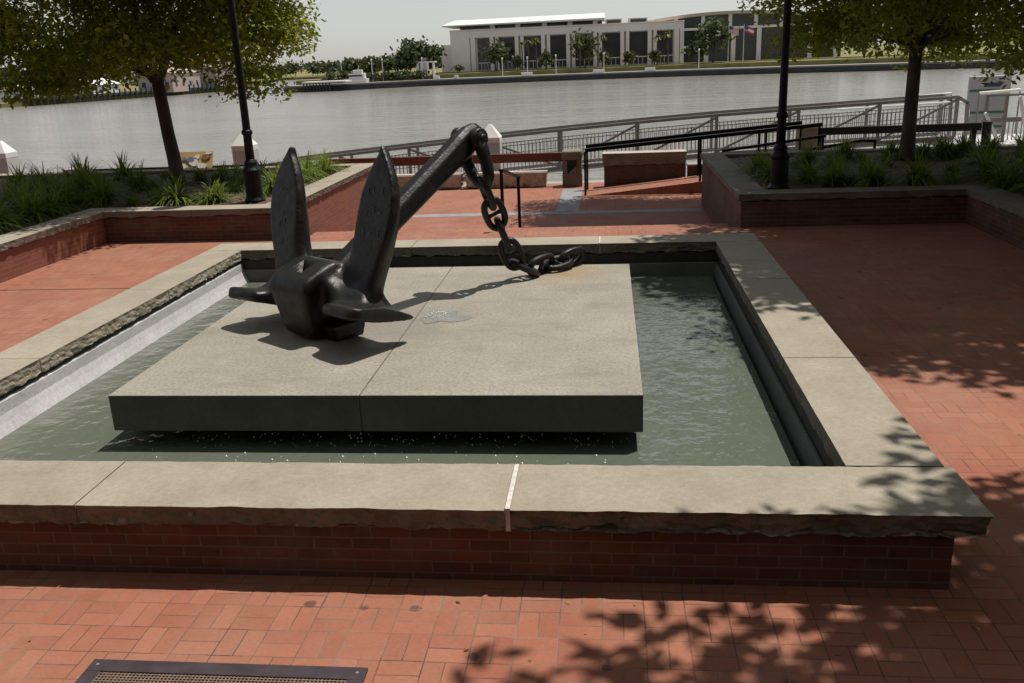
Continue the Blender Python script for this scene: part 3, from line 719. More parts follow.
# ------------------------------------------------------------------ PLANTERS
TOPZ, CT = 0.07, 0.11
def planter(nm, lab, sgn, cx, mat_side):
    """U of brick walls; sgn -1 left, +1 right, cx the axis of the opening."""
    X = lambda x: cx + sgn * x
    def bx(b, a, c, y0, y1, z0, z1): b.box(min(X(a), X(c)), max(X(a), X(c)), y0, y1, z0, z1)
    t = thing(nm, lab, 'planter', (X(3.6), 9.45, G))
    xo, yf, xi, yb = 3.60, 9.45 + (.12 if sgn > 0 else -.1), 6.95 if sgn > 0 else 6.65, 15.3
    b = MB()
    bx(b, xo, xi + .3, yf, yf + .3, LO - .02, TOPZ - CT); b.build('brick_wall', MT['brick'], t)
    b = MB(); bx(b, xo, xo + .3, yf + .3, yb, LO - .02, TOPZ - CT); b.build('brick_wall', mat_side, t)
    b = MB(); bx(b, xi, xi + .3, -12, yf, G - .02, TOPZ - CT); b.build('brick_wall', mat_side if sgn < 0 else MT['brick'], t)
    b = MB(); bx(b, xo, 22, yb, yb + .25, LO - .02, TOPZ - CT); b.build('brick_wall', MT['brick'], t)
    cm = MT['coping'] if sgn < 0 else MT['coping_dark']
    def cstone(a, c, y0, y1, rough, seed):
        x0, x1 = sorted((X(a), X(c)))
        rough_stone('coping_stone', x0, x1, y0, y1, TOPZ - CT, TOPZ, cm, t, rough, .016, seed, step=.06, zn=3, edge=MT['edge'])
    ov = .05
    front = [xo - ov, xo + 1.35, xo + 2.6, xi + .42] if sgn > 0 else [xo - ov, xo + 1.5, xi + .42]
    for k in range(len(front) - 1): cstone(front[k] + .004, front[k + 1], yf - ov, yf + .40, 'y0', 20 + k)
    side = 'x1' if sgn < 0 else 'x0'
    yy = [yf + .405, 12.4, yb + .3]
    for k in range(2): cstone(xo - ov, xo + .42, yy[k] + .004, yy[k + 1], side, 30 + k)
    ya = [yf - ov - .004, 7.2, 4.6, 2.0, -1, -4, -8, -12]
    for k in range(len(ya) - 1): cstone(xi - ov, xi + .42, ya[k + 1] + .006, ya[k], side, 40 + k)
    cstone(xo + .43, 22, yb - .1, yb + .3, '', 60)
    # soil sheet with low mounding
    nx, ny = 60, 60
    def sheet(x0, x1, y0, y1, nx, ny):
        b = MB(); vs = []
        for j in range(ny + 1):
            for i in range(nx + 1):
                x = x0 + (x1 - x0) * i / nx; y = y0 + (y1 - y0) * j / ny
                vs.append((X(x), y, .0 + .05 * mnoise.noise(V((X(x) * .9, y * .9, 0))) + .03 * mnoise.noise(V((X(x) * 4, y * 4, 3)))))
        b.add(vs, [(j * (nx + 1) + i, j * (nx + 1) + i + 1, (j + 1) * (nx + 1) + i + 1, (j + 1) * (nx + 1) + i) for j in range(ny) for i in range(nx)])
        return b
    b = sheet(xo + .3, 22, yf + .3, yb, 90, 40); b2 = sheet(xi + .3, 22, -12, yf + .3, 60, 60); b.add(b2.v, b2.f)
    o = b.build('planting_soil', MT['mulch']); struct(o)
    for p_ in o.data.polygons: pass
    return t
planter('brick_planter', 'long red brick planter with pale coping on the left of the steps', -1, -2.9, MT['brick_sunlit'])
planter('brick_planter', 'shaded dark brick planter with grey coping on the right of the steps', 1, -2.84, MT['brick'])

# ------------------------------------------------------------------ PLANTS
def tuft(x, y, label, size=.42, nb=70, seed=0, mat=None):
    rg = np.random.default_rng(seed); quads = []
    for k in range(nb):
        a = rg.uniform(0, 2 * math.pi); lean = rg.uniform(.35, 1.9); Ln = size * rg.uniform(.65, 1.25); wd = rg.uniform(.006, .011) * (1 + size)
        bx_ = x + rg.normal(0, .05); by = y + rg.normal(0, .05)
        prev = None; sgm = 5
        for s_ in range(sgm + 1):
            u = s_ / sgm
            rr = Ln * (lean * (.30 * u + .38 * u * u)); zz = Ln * (u * (1.0 - .12 * lean) - (.52 * lean) * u ** 2.3)
            c = np.array([bx_ + rr * math.cos(a), by + rr * math.sin(a), .0 + zz])
            ww = wd * (1 - .85 * u ** 2); pw = np.array([-math.sin(a), math.cos(a), 0]) * ww
            cur = (c - pw, c + pw)
            if prev is not None: quads.append([prev[0], prev[1], cur[1], cur[0]])
            prev = cur
    t = numpy_mesh('strappy_plant', np.array(quads), 4, mat or MT['tuft'])
    me_ = t.data; t.location = (x, y, 0)
    co = np.zeros(len(me_.vertices) * 3, np.float32); me_.vertices.foreach_get('co', co); co = co.reshape(-1, 3) - np.array([x, y, 0]); me_.vertices.foreach_set('co', co.ravel().astype(np.float32))
    bm = bmesh.new(); bm.from_mesh(me_); bmesh.ops.remove_doubles(bm, verts=bm.verts, dist=.0004); bm.to_mesh(me_); bm.free()
    return tag(t, label, 'plant', 'strappy green plants in the planters')
LB = {
 'L': [((-8.82, 10.5), 'sunlit lily tuft at the foot of the leaning left tree trunk, nearest the coping', .5),
       ((-8.08, 10.45), 'sparse lily tuft midway between left tree and lamp post behind the coping', .42),
       ((-8.45, 13.6), 'small bright tuft just left of the left lamp post, farther back', .45),
       ((-9.2, 13.3), 'dark tuft in front of the right edge of the tan picture panel', .34),
       ((-9.75, 13.6), 'dark tuft hiding the lower middle of the tan picture panel', .36),
       ((-10.6, 12.6), 'shaded tuft just left of the left tree trunk', .5),
       ((-10.9, 11.3), 'tall spiky tuft rising above the dark beam left of the trunk', .75),
       ((-7.42, 11.6), 'bright tuft just right of the left lamp base', .5)],
 'R': [((1.45, 12.3), 'tuft left of right lamp post, behind the side coping', .5),
       ((1.55, 11.35), 'tuft touching the left of the right lamp base', .5),
       ((2.1, 11.2), 'shaded tuft right beside the base of the right lamp post', .45),
       ((2.5, 13.2), 'tuft behind the right lamp post below the black handrail', .5),
       ((2.4, 10.6), 'dark tuft on the front coping between lamp post and right tree', .5),
       ((2.95, 10.5), 'dark tuft left of the right tree trunk by the front coping', .5),
       ((3.62, 10.4), 'dark tuft in front of the right tree trunk', .55),
       ((4.35, 14.3), 'small sunlit tuft left of right tree trunk at the planter back', .4),
       ((4.86, 14.0), 'small sunlit tuft right of the right tree trunk', .42),
       ((5.31, 14.2), 'sunlit tuft second to the right of the right tree trunk', .5),
       ((5.75, 14.3), 'sunlit tuft below the end of the black beam', .5),
       ((6.2, 14.2), 'sunlit tuft at the foot of the short black end post', .5),
       ((3.41, 14.1), 'tuft under the lower black handrail bend', .45)]}
sd_ = 1
for k_ in ('L', 'R'):
    for (x, y), lab, sz in LB[k_]:
        tuft(x, y, lab, sz * 1.3, 170, sd_); sd_ += 1
for (x, y) in [(-7.5, 12.6), (-7.4, 13.4), (-7.75, 13.1), (-7.3, 14.2), (-7.7, 14.4), (-7.45, 12.9), (-7.4, 14.7), (-7.5, 12.2)]:
    tuft(x, y, 'bright green tuft in the sunny clump at the planter corner behind the left fluke', .62, 130, sd_); sd_ += 1
for (x, y) in [(-10.2, 10.6), (-10.8, 10.4), (-11.3, 10.9), (-11.1, 9.7), (-10.6, 9.6), (-10.5, 8.9), (-11.0, 8.8), (-11.6, 10.0), (-12.0, 11.3), (-12.6, 12.6), (-11.7, 12.2), (-12.3, 13.6), (-13.2, 12.8), (-10.55, 8.1), (-10.9, 7.9), (-13.6, 11.6), (-11.6, 13.9), (-10.6, 7.4)]:
    tuft(x, y, 'shaded green tuft in the dense bed at the left end of the left planter', .75, 150, sd_); sd_ += 1
for (x, y) in [(4.9, 10.9), (5.3, 10.4), (5.6, 11.2), (4.75, 9.9), (5.1, 9.5), (5.9, 10.4), (6.3, 11.4), (5.2, 11.9), (6.0, 12.2), (6.8, 12.4), (6.8, 14.2), (7.3, 13.8), (6.7, 13.2), (4.9, 8.8), (5.4, 8.6)]:
    tuft(x, y, 'tuft in the dense dark bed at the right end of the right planter', .7, 150, sd_); sd_ += 1

fr = random.Random(31)
def free(x, y, taken):
    return all((x - a) ** 2 + (y - b) ** 2 > .16 for a, b in taken)
tk = [(-7.36, 10.45), (-10.05, 13.2)]
while len(tk) < 30:
    x, y = fr.uniform(-13.5, -7.3), fr.uniform(10.2, 14.9)
    if free(x, y, tk): tk.append((x, y)); tuft(x, y, 'low grassy tuft filling the soil of the left planter between its taller plants', fr.uniform(.28, .42), 110, sd_); sd_ += 1
tk = [(1.46, 10.36), (4.5, 13.86)]
while len(tk) < 28:
    x, y = fr.uniform(1.7, 7.0), fr.uniform(10.5, 14.9)
    if free(x, y, tk): tk.append((x, y)); tuft(x, y, 'low grassy tuft filling the soil of the right planter between its taller plants', fr.uniform(.28, .42), 110, sd_); sd_ += 1
lt = []
for k in range(2600):
    x, y = (fr.uniform(-14, -6.9), fr.uniform(9.8, 15.1)) if k % 2 else (fr.uniform(1.2, 8), fr.uniform(10.0, 15.1))
    a = fr.uniform(0, 6.28); l_ = fr.uniform(.03, .09); d = np.array([math.cos(a), math.sin(a), fr.uniform(-.2, .4)]); s_ = np.array([-math.sin(a), math.cos(a), fr.uniform(-.4, .4)]) * l_ * .25
    c = np.array([x, y, .05 + fr.uniform(-.02, .03)]); lt.append([c, c + d * l_ * .5 + s_, c + d * l_, c + d * l_ * .5 - s_])
o = numpy_mesh('leaf_litter', np.array(lt), 4, leaf_mat('litter_leaf', (.10, .06, .035), (.30, .2, .12)), None); o['kind'] = 'stuff'

# ------------------------------------------------------------------ TREES
def crown_leaves(name, clusters, per, mat, parent, ln=(.07, .13), seed=0, sig=.42):
    rg = np.random.default_rng(seed); Cs = []
    for (x, y, z, s_) in clusters:
        n_ = int(per * s_ ** 2)
        q = np.clip(rg.normal(0, 1, (n_, 3)), -1.7, 1.7) * np.array([sig * s_, sig * s_, sig * s_ * .55])
        q[:, 2] -= .18 * (q[:, 0] ** 2 + q[:, 1] ** 2)
        Cs.append(q + np.array([x, y, z]))
    c = np.concatenate(Cs); n_ = len(c)
    a = rg.uniform(0, 2 * np.pi, n_); dip = rg.uniform(-1.1, .35, n_)
    d = np.stack([np.cos(a) * np.cos(dip), np.sin(a) * np.cos(dip), np.sin(dip)], 1)
    up_ = rg.normal(0, .55, (n_, 3)) + np.array([0, 0, 1]); s = np.cross(d, up_); s /= np.linalg.norm(s, axis=1, keepdims=True)
    l_ = rg.uniform(*ln, n_)[:, None]; wd = l_ * .26
    q = np.stack([c, c + d * l_ * .45 + s * wd, c + d * l_, c + d * l_ * .45 - s * wd], 1)
    return numpy_mesh(name, q, 4, mat, parent)
def tree(x, y, lab, zb, zt, rad, seed, ncl=150, per=230, lean=(0, 0), tr=.13, cxy=(0, 0), extra=(), z0=-.05, clear=None, group=None, ln=(.07, .13), sig=.42):
    rg = random.Random(seed)
    t = thing('shade_tree', lab, 'tree', (x, y, z0), group)
    cl = []
    while len(cl) < ncl:
        h = rg.random(); z = zb + (zt - zb) * h
        rr = rad * (.62 + .75 * h - .15 * h * h) if h < .55 else rad * (1.0) * math.sqrt(max(0.02, 1 - ((h - .55) / .47) ** 2))
        u = math.sqrt(rg.random()) ** .8; a = rg.random() * 2 * math.pi
        wob = 1 + .22 * mnoise.noise(V((math.cos(a) * 1.3, math.sin(a) * 1.3, seed + z * .3)))
        px, py = x + cxy[0] + rr * wob * u * math.cos(a), y + cxy[1] + rr * wob * u * math.sin(a)
        if mnoise.noise(V((px * .55, py * .55, z * .7 + seed))) < -.28: continue
        if clear and clear(px, py, z): continue
        cl.append((px, py, z, rg.uniform(.75, 1.2)))
    cl += list(extra)
    # trunk and limbs
    b = MB(); top = V((x + lean[0], y + lean[1], zb + .25))
    tp = [V((x, y, z0)), V((x + .004, y, z0 + .12)), V((x, y, z0 + .4)).lerp(top, .1), V((x, y, z0)).lerp(top, .5), top]
    b.tube(tp, [tr * 1.5, tr * 1.2, tr * 1.04, tr * .97, tr * .9], 12)
    ctr_ = V((x + cxy[0], y + cxy[1], (zb + zt) / 2))
    forks = []
    for k in range(6):
        a = 2 * math.pi * k / 6 + rg.uniform(-.3, .3); q = V((x + cxy[0] + rad * .38 * math.cos(a), y + cxy[1] + rad * .38 * math.sin(a), zb + (zt - zb) * rg.uniform(.3, .5)))
        m_ = top.lerp(q, .5) + V((0, 0, .15)); b.tube([top - V((0, 0, .1)), m_, q], [tr * .62, tr * .45, tr * .3], 7); forks.append(q)
    forks.append(top)
    for (cx_, cy_, cz_, s_) in cl[::2]:
        c = V((cx_, cy_, cz_)); q = min(forks, key=lambda f: (f - c).length)
        mid = q.lerp(c, .55) + V((rg.uniform(-.1, .1), rg.uniform(-.1, .1), .12)); b.tube([q, mid, c], [tr * .22, tr * .12, .008], 5)
    b.build('trunk', MT['bark'], t, smooth=True)
    crown_leaves('crown', cl, per, MT['leaf'], t, seed=seed, ln=ln, sig=sig)
    return t
ry = random.Random(5)
def clear_left(px, py, z):
    low = 2.45 if -12.2 < px < -8.2 else 2.0
    return z < low or (px > -7.6 and z < 3.3 and not (px < -6.9 and z < 2.7)) or px > -6.0
tree(-10.05, 13.2, 'leafy tree with slightly leaning trunk in the left planter', 1.8, 7.2, 4.0, 11, ncl=300, per=430, ln=(.085, .155), sig=.36, lean=(-.12, 0), cxy=(-.6, .2), clear=clear_left,
     extra=[(ry.uniform(-12.6, -8.3), ry.uniform(9.0, 10.9), ry.uniform(4.6, 6.4), 1.1) for _ in range(42)])
rx = random.Random(8)
tree(4.5, 13.86, 'dark leafy tree with straight trunk in the right planter', 1.85, 8.6, 4.1, 23, ncl=300, per=400, ln=(.09, .16), sig=.37, cxy=(.45, .1), clear=lambda px, py, z: z < (2.3 if px < 5.2 else 1.95),
     extra=[(rx.uniform(-.6, 2.9), rx.uniform(14.8, 17.8), rx.uniform(5.4, 7.4), 1.15) for _ in range(62)])
tree(7.4, 7.6, 'leafy shade tree beyond the right planter wall throwing the broad shade over the right paving', 3.9, 9.0, 4.0, 37, ncl=360, per=280, cxy=(-2.35, .5), tr=.16, ln=(.13, .24), sig=.36)
tree(-5.5, -9.5, 'leafy tree behind the camera, unseen, added to dim sky fill, left one', 3.6, 9.5, 4.2, 61, ncl=150, per=260, tr=.16)  # this and the next: unseen trees added to dim the sky fill
tree(0.6, -9.2, 'leafy tree behind the camera, unseen, added to dim sky fill, middle one', 3.8, 9.5, 4.0, 71, ncl=150, per=260, tr=.16)
tree(12.2, 10.5, 'leafy tree in the right planter bed, out of view, added to block sky light', 2.6, 9.0, 4.4, 81, ncl=170, per=200, ln=(.13, .24))  # this and the next: out-of-view trees added to block sky from the right
tree(11.0, 2.0, 'leafy tree beyond the right arm of the planter, out of view, added to block sky light', 3.2, 9.0, 4.2, 91, ncl=170, per=200, ln=(.13, .24))
tree(5.0, -2.6, 'leafy shade tree right of the camera dappling the basin corner and front paving', 4.2, 9.0, 4.0, 51, ncl=250, per=250, cxy=(-1.02, .5), tr=.16, ln=(.13, .24), sig=.36)

# ------------------------------------------------------------------ LAMP POSTS
def lamp_post(x, y, lab):
    t = thing('lamp_post', lab, 'lamp post', (x, y, 0))
    MB().lathe((x, y, 0), [(.175, -.03), (.175, .05), (.15, .09), (.142, .12), (.142, .50), (.155, .53), (.155, .56), (.125, .60), (.105, .64), (.112, .66), (.112, .685), (.09, .72), (.075, .74)], 20).build('base', MT['black_metal'], t, smooth=False, bevel=.006)
    MB().lathe((x, y, 0), [(.074, .72), (.07, 1.16), (.066, 1.3), (.052, 3.7), (.05, 3.75)], 16).build('shaft', MT['black_metal'], t, smooth=True)
    MB().lathe((x, y, 0), [(.072, 1.14), (.09, 1.16), (.094, 1.185), (.09, 1.21), (.072, 1.23)], 16).build('collar', MT['black_metal'], t, smooth=True)
    h = MB().lathe((x, y, 0), [(.06, 3.72), (.1, 3.78), (.1, 3.82), (.06, 3.85), (.16, 3.95), (.17, 3.98)], 16).build('lantern_holder', MT['black_metal'], t)
    MB().lathe((x, y, 0), [(.15, 3.98), (.20, 4.2), (.19, 4.4), (.12, 4.5)], 16).build('lantern_globe', MT['white_paint'], t, smooth=True)
    MB().lathe((x, y, 0), [(.14, 4.5), (.15, 4.52), (.05, 4.62), (.015, 4.75)], 16).build('lantern_cap', MT['black_metal'], t)
    return t
lamp_post(-7.36, 10.45, 'black iron lamp post in the left planter in front of the white pillar')
lamp_post(1.46, 10.36, 'black iron lamp post in the right planter beside the coping corner')

# ------------------------------------------------------------------ STAIR HANDRAIL
hr = thing('stair_handrail', 'short black stair handrail with two posts behind the chain', 'handrail', (-3.02, 10.3, LO))
for xx, yy, zt, zb in ((-2.975, 9.75, .50, G), (-2.845, 11.15, .21, LO)):
    MB().bar((xx, yy, zb), (xx, yy, zt), .05, .05).build('post', MT['black_metal'], hr)
MB().bar((-2.972, 9.70, .52), (-2.842, 11.2, .22), .08, .035).build('rail', MT['black_metal'], hr)

# ------------------------------------------------------------------ RAMP, ITS RAILS, LANDING
rp = MB(); x0, x1 = -1.83, 3.7
rp.add([(x0, 17.33, LO), (x1, 17.33, LO), (x1, 17.33, -.5), (x0, 18.5, LO), (x1, 18.5, LO), (x1, 18.5, -.5)],
       [(0, 1, 2), (3, 5, 4), (0, 2, 5, 3), (1, 4, 5, 2)])
struct(rp.build('ramp', MT['paver']))
struct(MB().box(3.705, 45, 15.6, 19.74, LO + .002, -.5).build('upper_landing', MT['concrete']))
def rail(lab, path, posts, group='black ramp handrails', th=.11, hh=.085):
    t = thing('ramp_handrail', lab, 'handrail', (path[0][0], path[0][1], posts[0][1]), group)
    for a, b in zip(path[:-1], path[1:]): MB().bar(a, b, th, hh).build('rail', MT['black_metal'], t)
    for (px_, pz0, pz1) in posts: MB().bar((px_, path[0][1], pz0), (px_, path[0][1], pz1), .05, .05).build('post', MT['black_metal'], t)
    return t
def zr(x): return .03 + (x + 1.83) * .0785
def zg(x): return -1.05 + (x + 1.83) * .0995
rail('near black handrail climbing the ramp from the stone pillar', [(-1.83, 17.4, zr(-1.83)), (3.66, 17.4, zr(3.66))], [(x, zg(x), zr(x) - .03) for x in (-1.83, .9, 2.4, 3.6)])
rail('far black handrail of the ramp running in front of the stone topped wall', [(-1.83, 18.4, zr(-1.83)), (3.4, 18.4, zr(3.4))], [(x, zg(x), zr(x) - .03) for x in (-1.80, .95, 2.4, 3.38)])
rail('lower black handrail starting behind the right planter corner', [(1.26, 16.3, .035), (3.5, 16.3, .30)], [(1.26, LO, .0), (3.45, LO, .27)], th=.05, hh=.06)
rail('lower black handrail ending in a bend by the right tree', [(2.7, 16.0, -.02), (4.2, 16.0, .20), (4.5, 16.0, .19)], [(2.7, LO, -.05), (4.48, -.5, .19)], th=.05, hh=.06)

MT['granite_rough'] = stone_mat('split_granite_face', (0.34, 0.28, 0.23), (0.62, 0.55, 0.48), stain=(0.1, 0.07, 0.05), stain_amt=0.7, fine=30, bs=1.0)
MT['grey_cap'] = stone_mat('speckled_grey_cap', (0.14, 0.11, 0.095), (0.30, 0.25, 0.22), stain=(0.45, 0.4, 0.36), stain_amt=0.5, fine=25, bs=.8)
# stone-topped brick wall, granite bench, pillars
t = thing('stone_topped_wall', 'low brick wall topped by one thick grey stone behind the ramp', 'wall', (-.4, 18.8, LO))
MB().box(-1.38, .66, 18.56, 19.0, LO, -.49).build('brick_wall', MT['brick'], t)
rough_stone('cap_stone', -1.43, .69, 18.52, 19.06, -.485, -.18, MT['granite'], t, 'y0x0x1', .045, 71, step=.05, zn=5, edge=MT['grey_cap'])
t = thing('low_brick_wall', 'short lower brick wall with thin cap beside the stone topped wall', 'wall', (1.1, 18.8, LO))
MB().box(.72, 1.6, 18.56, 18.9, LO, -.55).build('brick_wall', MT['brick'], t); MB().box(.70, 1.62, 18.53, 18.93, -.548, -.5).build('cap', MT['concrete'], t, bevel=.008)
for a, b, sdx, lab in ((-5.05, -2.85, 5, 'rough pale granite block bench behind the chain'), (-7.3, -5.1, 9, 'rough pale granite block bench behind the anchor shank')):
    o = rough_stone('granite_bench', a, b, 19.0, 19.5, LO + .02, -.66, MT['granite'], None, 'y0x0x1', .09, sdx, step=.05, zn=6, edge=MT['granite_rough'])
    tag(o, lab, 'bench', 'granite block benches at the water edge')
o = rough_stone('granite_block', -15.9, -15.35, 18.6, 19.05, LO + .02, -.19, MT['granite'], None, 'y0x0x1', .03, 15, step=.05, zn=6)
tag(o, 'small pinkish granite block by the dark beam at far left', 'stone block')
t = thing('bollard_pillar', 'squat weathered concrete pillar with a dark opening at the end of the maroon beam', 'pillar', (-2.2, 19.2, LO))
MB().box(-2.47, -1.94, 18.95, 19.48, -.36, -.13).build('cap', MT['old_concrete'], t, bevel=.05, segs=3)
b = MB(); b.box(-2.45, -2.33, 18.97, 19.46, -.70, -.362); b.box(-2.08, -1.96, 18.97, 19.46, -.70, -.362); b.box(-2.32, -2.09, 19.2, 19.46, -.70, -.362); b.build('uprights', MT['old_concrete'], t)
b = MB(); b.box(-2.46, -1.95, 18.96, 19.47, LO, -.702); b.add([(-2.325, 18.97, -.70), (-2.085, 18.97, -.70), (-2.085, 19.19, -.70), (-2.325, 19.19, -.70), (-2.085, 18.97, -.52), (-2.085, 19.19, -.52)], [(0, 1, 4), (3, 5, 2), (0, 4, 5, 3), (1, 2, 5, 4)]); b.build('base', MT['old_concrete'], t, bevel=.02)
t = thing('end_post', 'short round black post at the right end of the black beam', 'post', (8.25, 19.8, -.5))
MB().lathe((8.25, 19.8, -.5), [(.11, 0), (.11, .66), (.125, .67), (.125, .71), (.05, .74)], 14).build('shaft', MT['black_metal'], t)
t = thing('timber_post_block', 'brown weathered square post where the ramp handrails meet the black beam', 'post', (3.82, 19.8, -.5))
MB().box(3.6, 4.05, 19.55, 20.0, -.5, .20).build('post', MT['old_concrete'], t, bevel=.02); MB().box(3.56, 4.09, 19.51, 20.04, .202, .26).build('cap', MT['concrete'], t, bevel=.015)

def beam(x0, x1, y, z0, z1, mat, lab):
    t = thing('barrier_beam', lab, 'barrier', (x0, y, LO), 'timber barrier beams along the water')
    MB().box(x0, x1, y - .06, y + .06, z0, z1).build('beam', mat, t, bevel=.01)
    n_ = max(1, int((x1 - x0) / 4))
    for k in range(n_ if mat is MT['maroon'] else n_ + 1):
        xx = x0 + .12 + (x1 - x0 - .24) * k / n_
        MB().box(xx - .06, xx + .06, y + .062, y + .17, LO, z1 - .02).build('post', mat, t)
beam(-8.9, -2.46, 19.25, -.41, -.18, MT['maroon'], 'long maroon barrier beam running behind the anchor to the squat pillar')
beam(4.1, 8.1, 19.8, .0, .19, MT['dark_beam'], 'black barrier beam running behind the right tree trunk')
beam(-15.3, -9.1, 19.05, -.46, -.24, MT['dark_beam'], 'dark barrier beam behind the left tree trunk and picture panel')
beam(-26, -15.95, 19.05, -.55, -.30, MT['dark_beam'], 'dark barrier beam at the far left edge by the first white pillar')

for x, lab in ((-18.5, 'white pyramid-topped pillar at the far left edge'), (-11.3, 'white pyramid-topped pillar behind the left lamp post'), (-4.42, 'white pyramid-topped pillar half hidden behind the anchor ring')):
    t = thing('white_pillar', lab, 'pillar', (x, 20.05, LO), 'white pyramid-topped pillars along the quay')
    hw = .275
    MB().box(x - hw, x + hw, 19.72, 19.72 + 2 * hw, -3.6, .05).build('shaft', MT['off_white'], t, bevel=.015)
    b = MB(); yc = 19.72 + hw; w2 = hw + .004
    b.add([(x - w2, yc - w2, .052), (x + w2, yc - w2, .052), (x + w2, yc + w2, .052), (x - w2, yc + w2, .052), (x - w2, yc - w2, .20), (x + w2, yc - w2, .20), (x + w2, yc + w2, .20), (x - w2, yc + w2, .20), (x - .05, yc - .05, .53), (x + .05, yc - .05, .53), (x + .05, yc + .05, .53), (x - .05, yc + .05, .53)],
          [(0, 3, 2, 1), (0, 1, 5, 4), (1, 2, 6, 5), (2, 3, 7, 6), (3, 0, 4, 7), (4, 5, 9, 8), (5, 6, 10, 9), (6, 7, 11, 10), (7, 4, 8, 11), (8, 9, 10, 11)])
    b.build('pyramid_cap', MT['white_paint'], t, bevel=.01)

# tan picture panel
t = thing('picture_panel', 'tilted tan display panel with painted shapes behind the left planter', 'sign', (-11.7, 17.6, LO))
def PNL(u, v, o=0): # u 0..1 across, v 0..1 up the slope
    return (-12.22 + .98 * u, 17.45 + .30 * v + o * .6, -.25 + .52 * v - o * .5 + 0)
def quad_panel(pts, o, mat, nm):
    b = MB(); n_ = len(pts); b.add([PNL(u, v, o) for u, v in pts] + [PNL(u, v, o + .03) for u, v in pts], [tuple(range(n_)), tuple(range(n_, 2 * n_))[::-1]] + [(i, (i + 1) % n_, n_ + (i + 1) % n_, n_ + i) for i in range(n_)])
    return b.build(nm, mat, t)
quad_panel([(0, 0), (1, 0), (1, 1), (0, 1)], .035, plain('tan_panel', (.42, .29, .12), .5, var=.08, scale=3), 'board')
mats = {'blue': plain('panel_blue', (.12, .15, .26), .5), 'white': plain('panel_white', (.62, .6, .55), .5), 'brown': plain('panel_brown', (.2, .11, .05), .5)}
for u, v, du, dv, c in ((.42, .62, .10, .13, 'blue'), (.52, .48, .12, .16, 'white'), (.6, .74, .07, .09, 'white'), (.25, .66, .06, .08, 'blue'), (.72, .28, .13, .18, 'white'), (.82, .72, .11, .12, 'brown'), (.2, .3, .1, .16, 'white'), (.45, .2, .07, .1, 'blue'), (.88, .9, .08, .06, 'white')):
    quad_panel([(u + du * math.cos(a) * (1 + .2 * math.sin(3 * a + u * 9)), v + dv * math.sin(a)) for a in np.linspace(0, 2 * math.pi, 15)[:-1]], 0.0, mats[c], 'painted_shape')
for xx in (-11.95, -11.4): MB().bar((xx, 17.75, LO), (xx, 17.75, -.05), .06, .06).build('leg', MT['black_metal'], t)

# ------------------------------------------------------------------ GANGWAY (cambered aluminium walkway over the water)
gw = thing('gangway', 'long grey aluminium gangway with truss rails and picket panels over the water', 'gangway', (-2.7, 24, WZ))
gx = [-11.8, -9.51, -7.33, -5.03, -2.73, -.39, 1.9, 4.23, 6.49, 8.61]; gz = [-.66, -.45, -.27, -.085, .09, .245, .375, .475, .566, .657]
def gtop(x): return float(np.interp(x, gx, gz))
HB = 1.12
for y, nm, dz in ((22.0, 'near', 0), (23.3, 'far', .0)):
    yy = y + 1.0
    for i in range(len(gx)):
        x = gx[i]
        MB().bar((x, yy, gz[i] + dz - HB), (x, yy, gz[i] + dz - .035), .09, .075).build('truss_post', MT['aluminium'], gw)
        if i == len(gx) - 1: continue
        x2 = gx[i + 1]; z1, z2 = gz[i] + dz, gz[i + 1] + dz
        MB().bar((x, yy, z1), (x2, yy, z2), .09, .085).build('top_rail', MT['aluminium'], gw)
        MB().bar((x, yy, z1 - HB), (x2, yy, z2 - HB), .09, .10).build('bottom_rail', MT['aluminium'], gw)
        if nm == 'near':
            a, b_ = ((x2, yy - .005, z2 - .06), (x, yy - .005, z1 - HB + .06)) if x > -3 else ((x, yy - .005, z1 - .06), (x2, yy - .005, z2 - HB + .06))
            MB().bar(a, b_, .06, .06).build('brace', MT['aluminium'], gw)
        pk = MB(); k = int((x2 - x) / .115); o_ = -.08 if nm == 'far' else .07
        for q in range(1, k):
            xx = x + (x2 - x) * q / k; zt = z1 + (z2 - z1) * q / k
            if nm == 'far' or q % 1 == 0: pk.bar((xx, yy + o_, zt - HB + .06), (xx, yy + o_, zt - .28), .018, .018)
        pk.bar((x + .05, yy + o_, z1 - .30), (x2 - .05, yy + o_, z2 - .30), .025, .025); pk.bar((x + .05, yy + o_, z1 - .62), (x2 - .05, yy + o_, z2 - .62), .02, .02)
        pk.build('picket_panel', MT['aluminium'], gw)
    xe = gx[-1]
    MB().bar((xe, yy, gz[-1]), (xe + .28, yy, gz[-1] - .17), .09, .085).build('top_rail', MT['aluminium'], gw)
    MB().bar((xe + .28, yy, gz[-1] - .14), (xe + .33, yy, gz[-1] - 1.45), .09, .085).build('truss_post', MT['aluminium'], gw)
dk = MB()
for i in range(len(gx) - 1):
    x, x2 = gx[i], gx[i + 1]; z1, z2 = gz[i] - HB - .06, gz[i + 1] - HB - .06
    dk.add([(x, 23.06, z1), (x2, 23.06, z2), (x2, 24.24, z2), (x, 24.24, z1), (x, 23.06, z1 - .05), (x2, 23.06, z2 - .05), (x2, 24.24, z2 - .05), (x, 24.24, z1 - .05)], [(0, 1, 2, 3), (4, 7, 6, 5), (0, 4, 5, 1), (2, 6, 7, 3)])
dk.build('deck', MT['off_white'], gw)
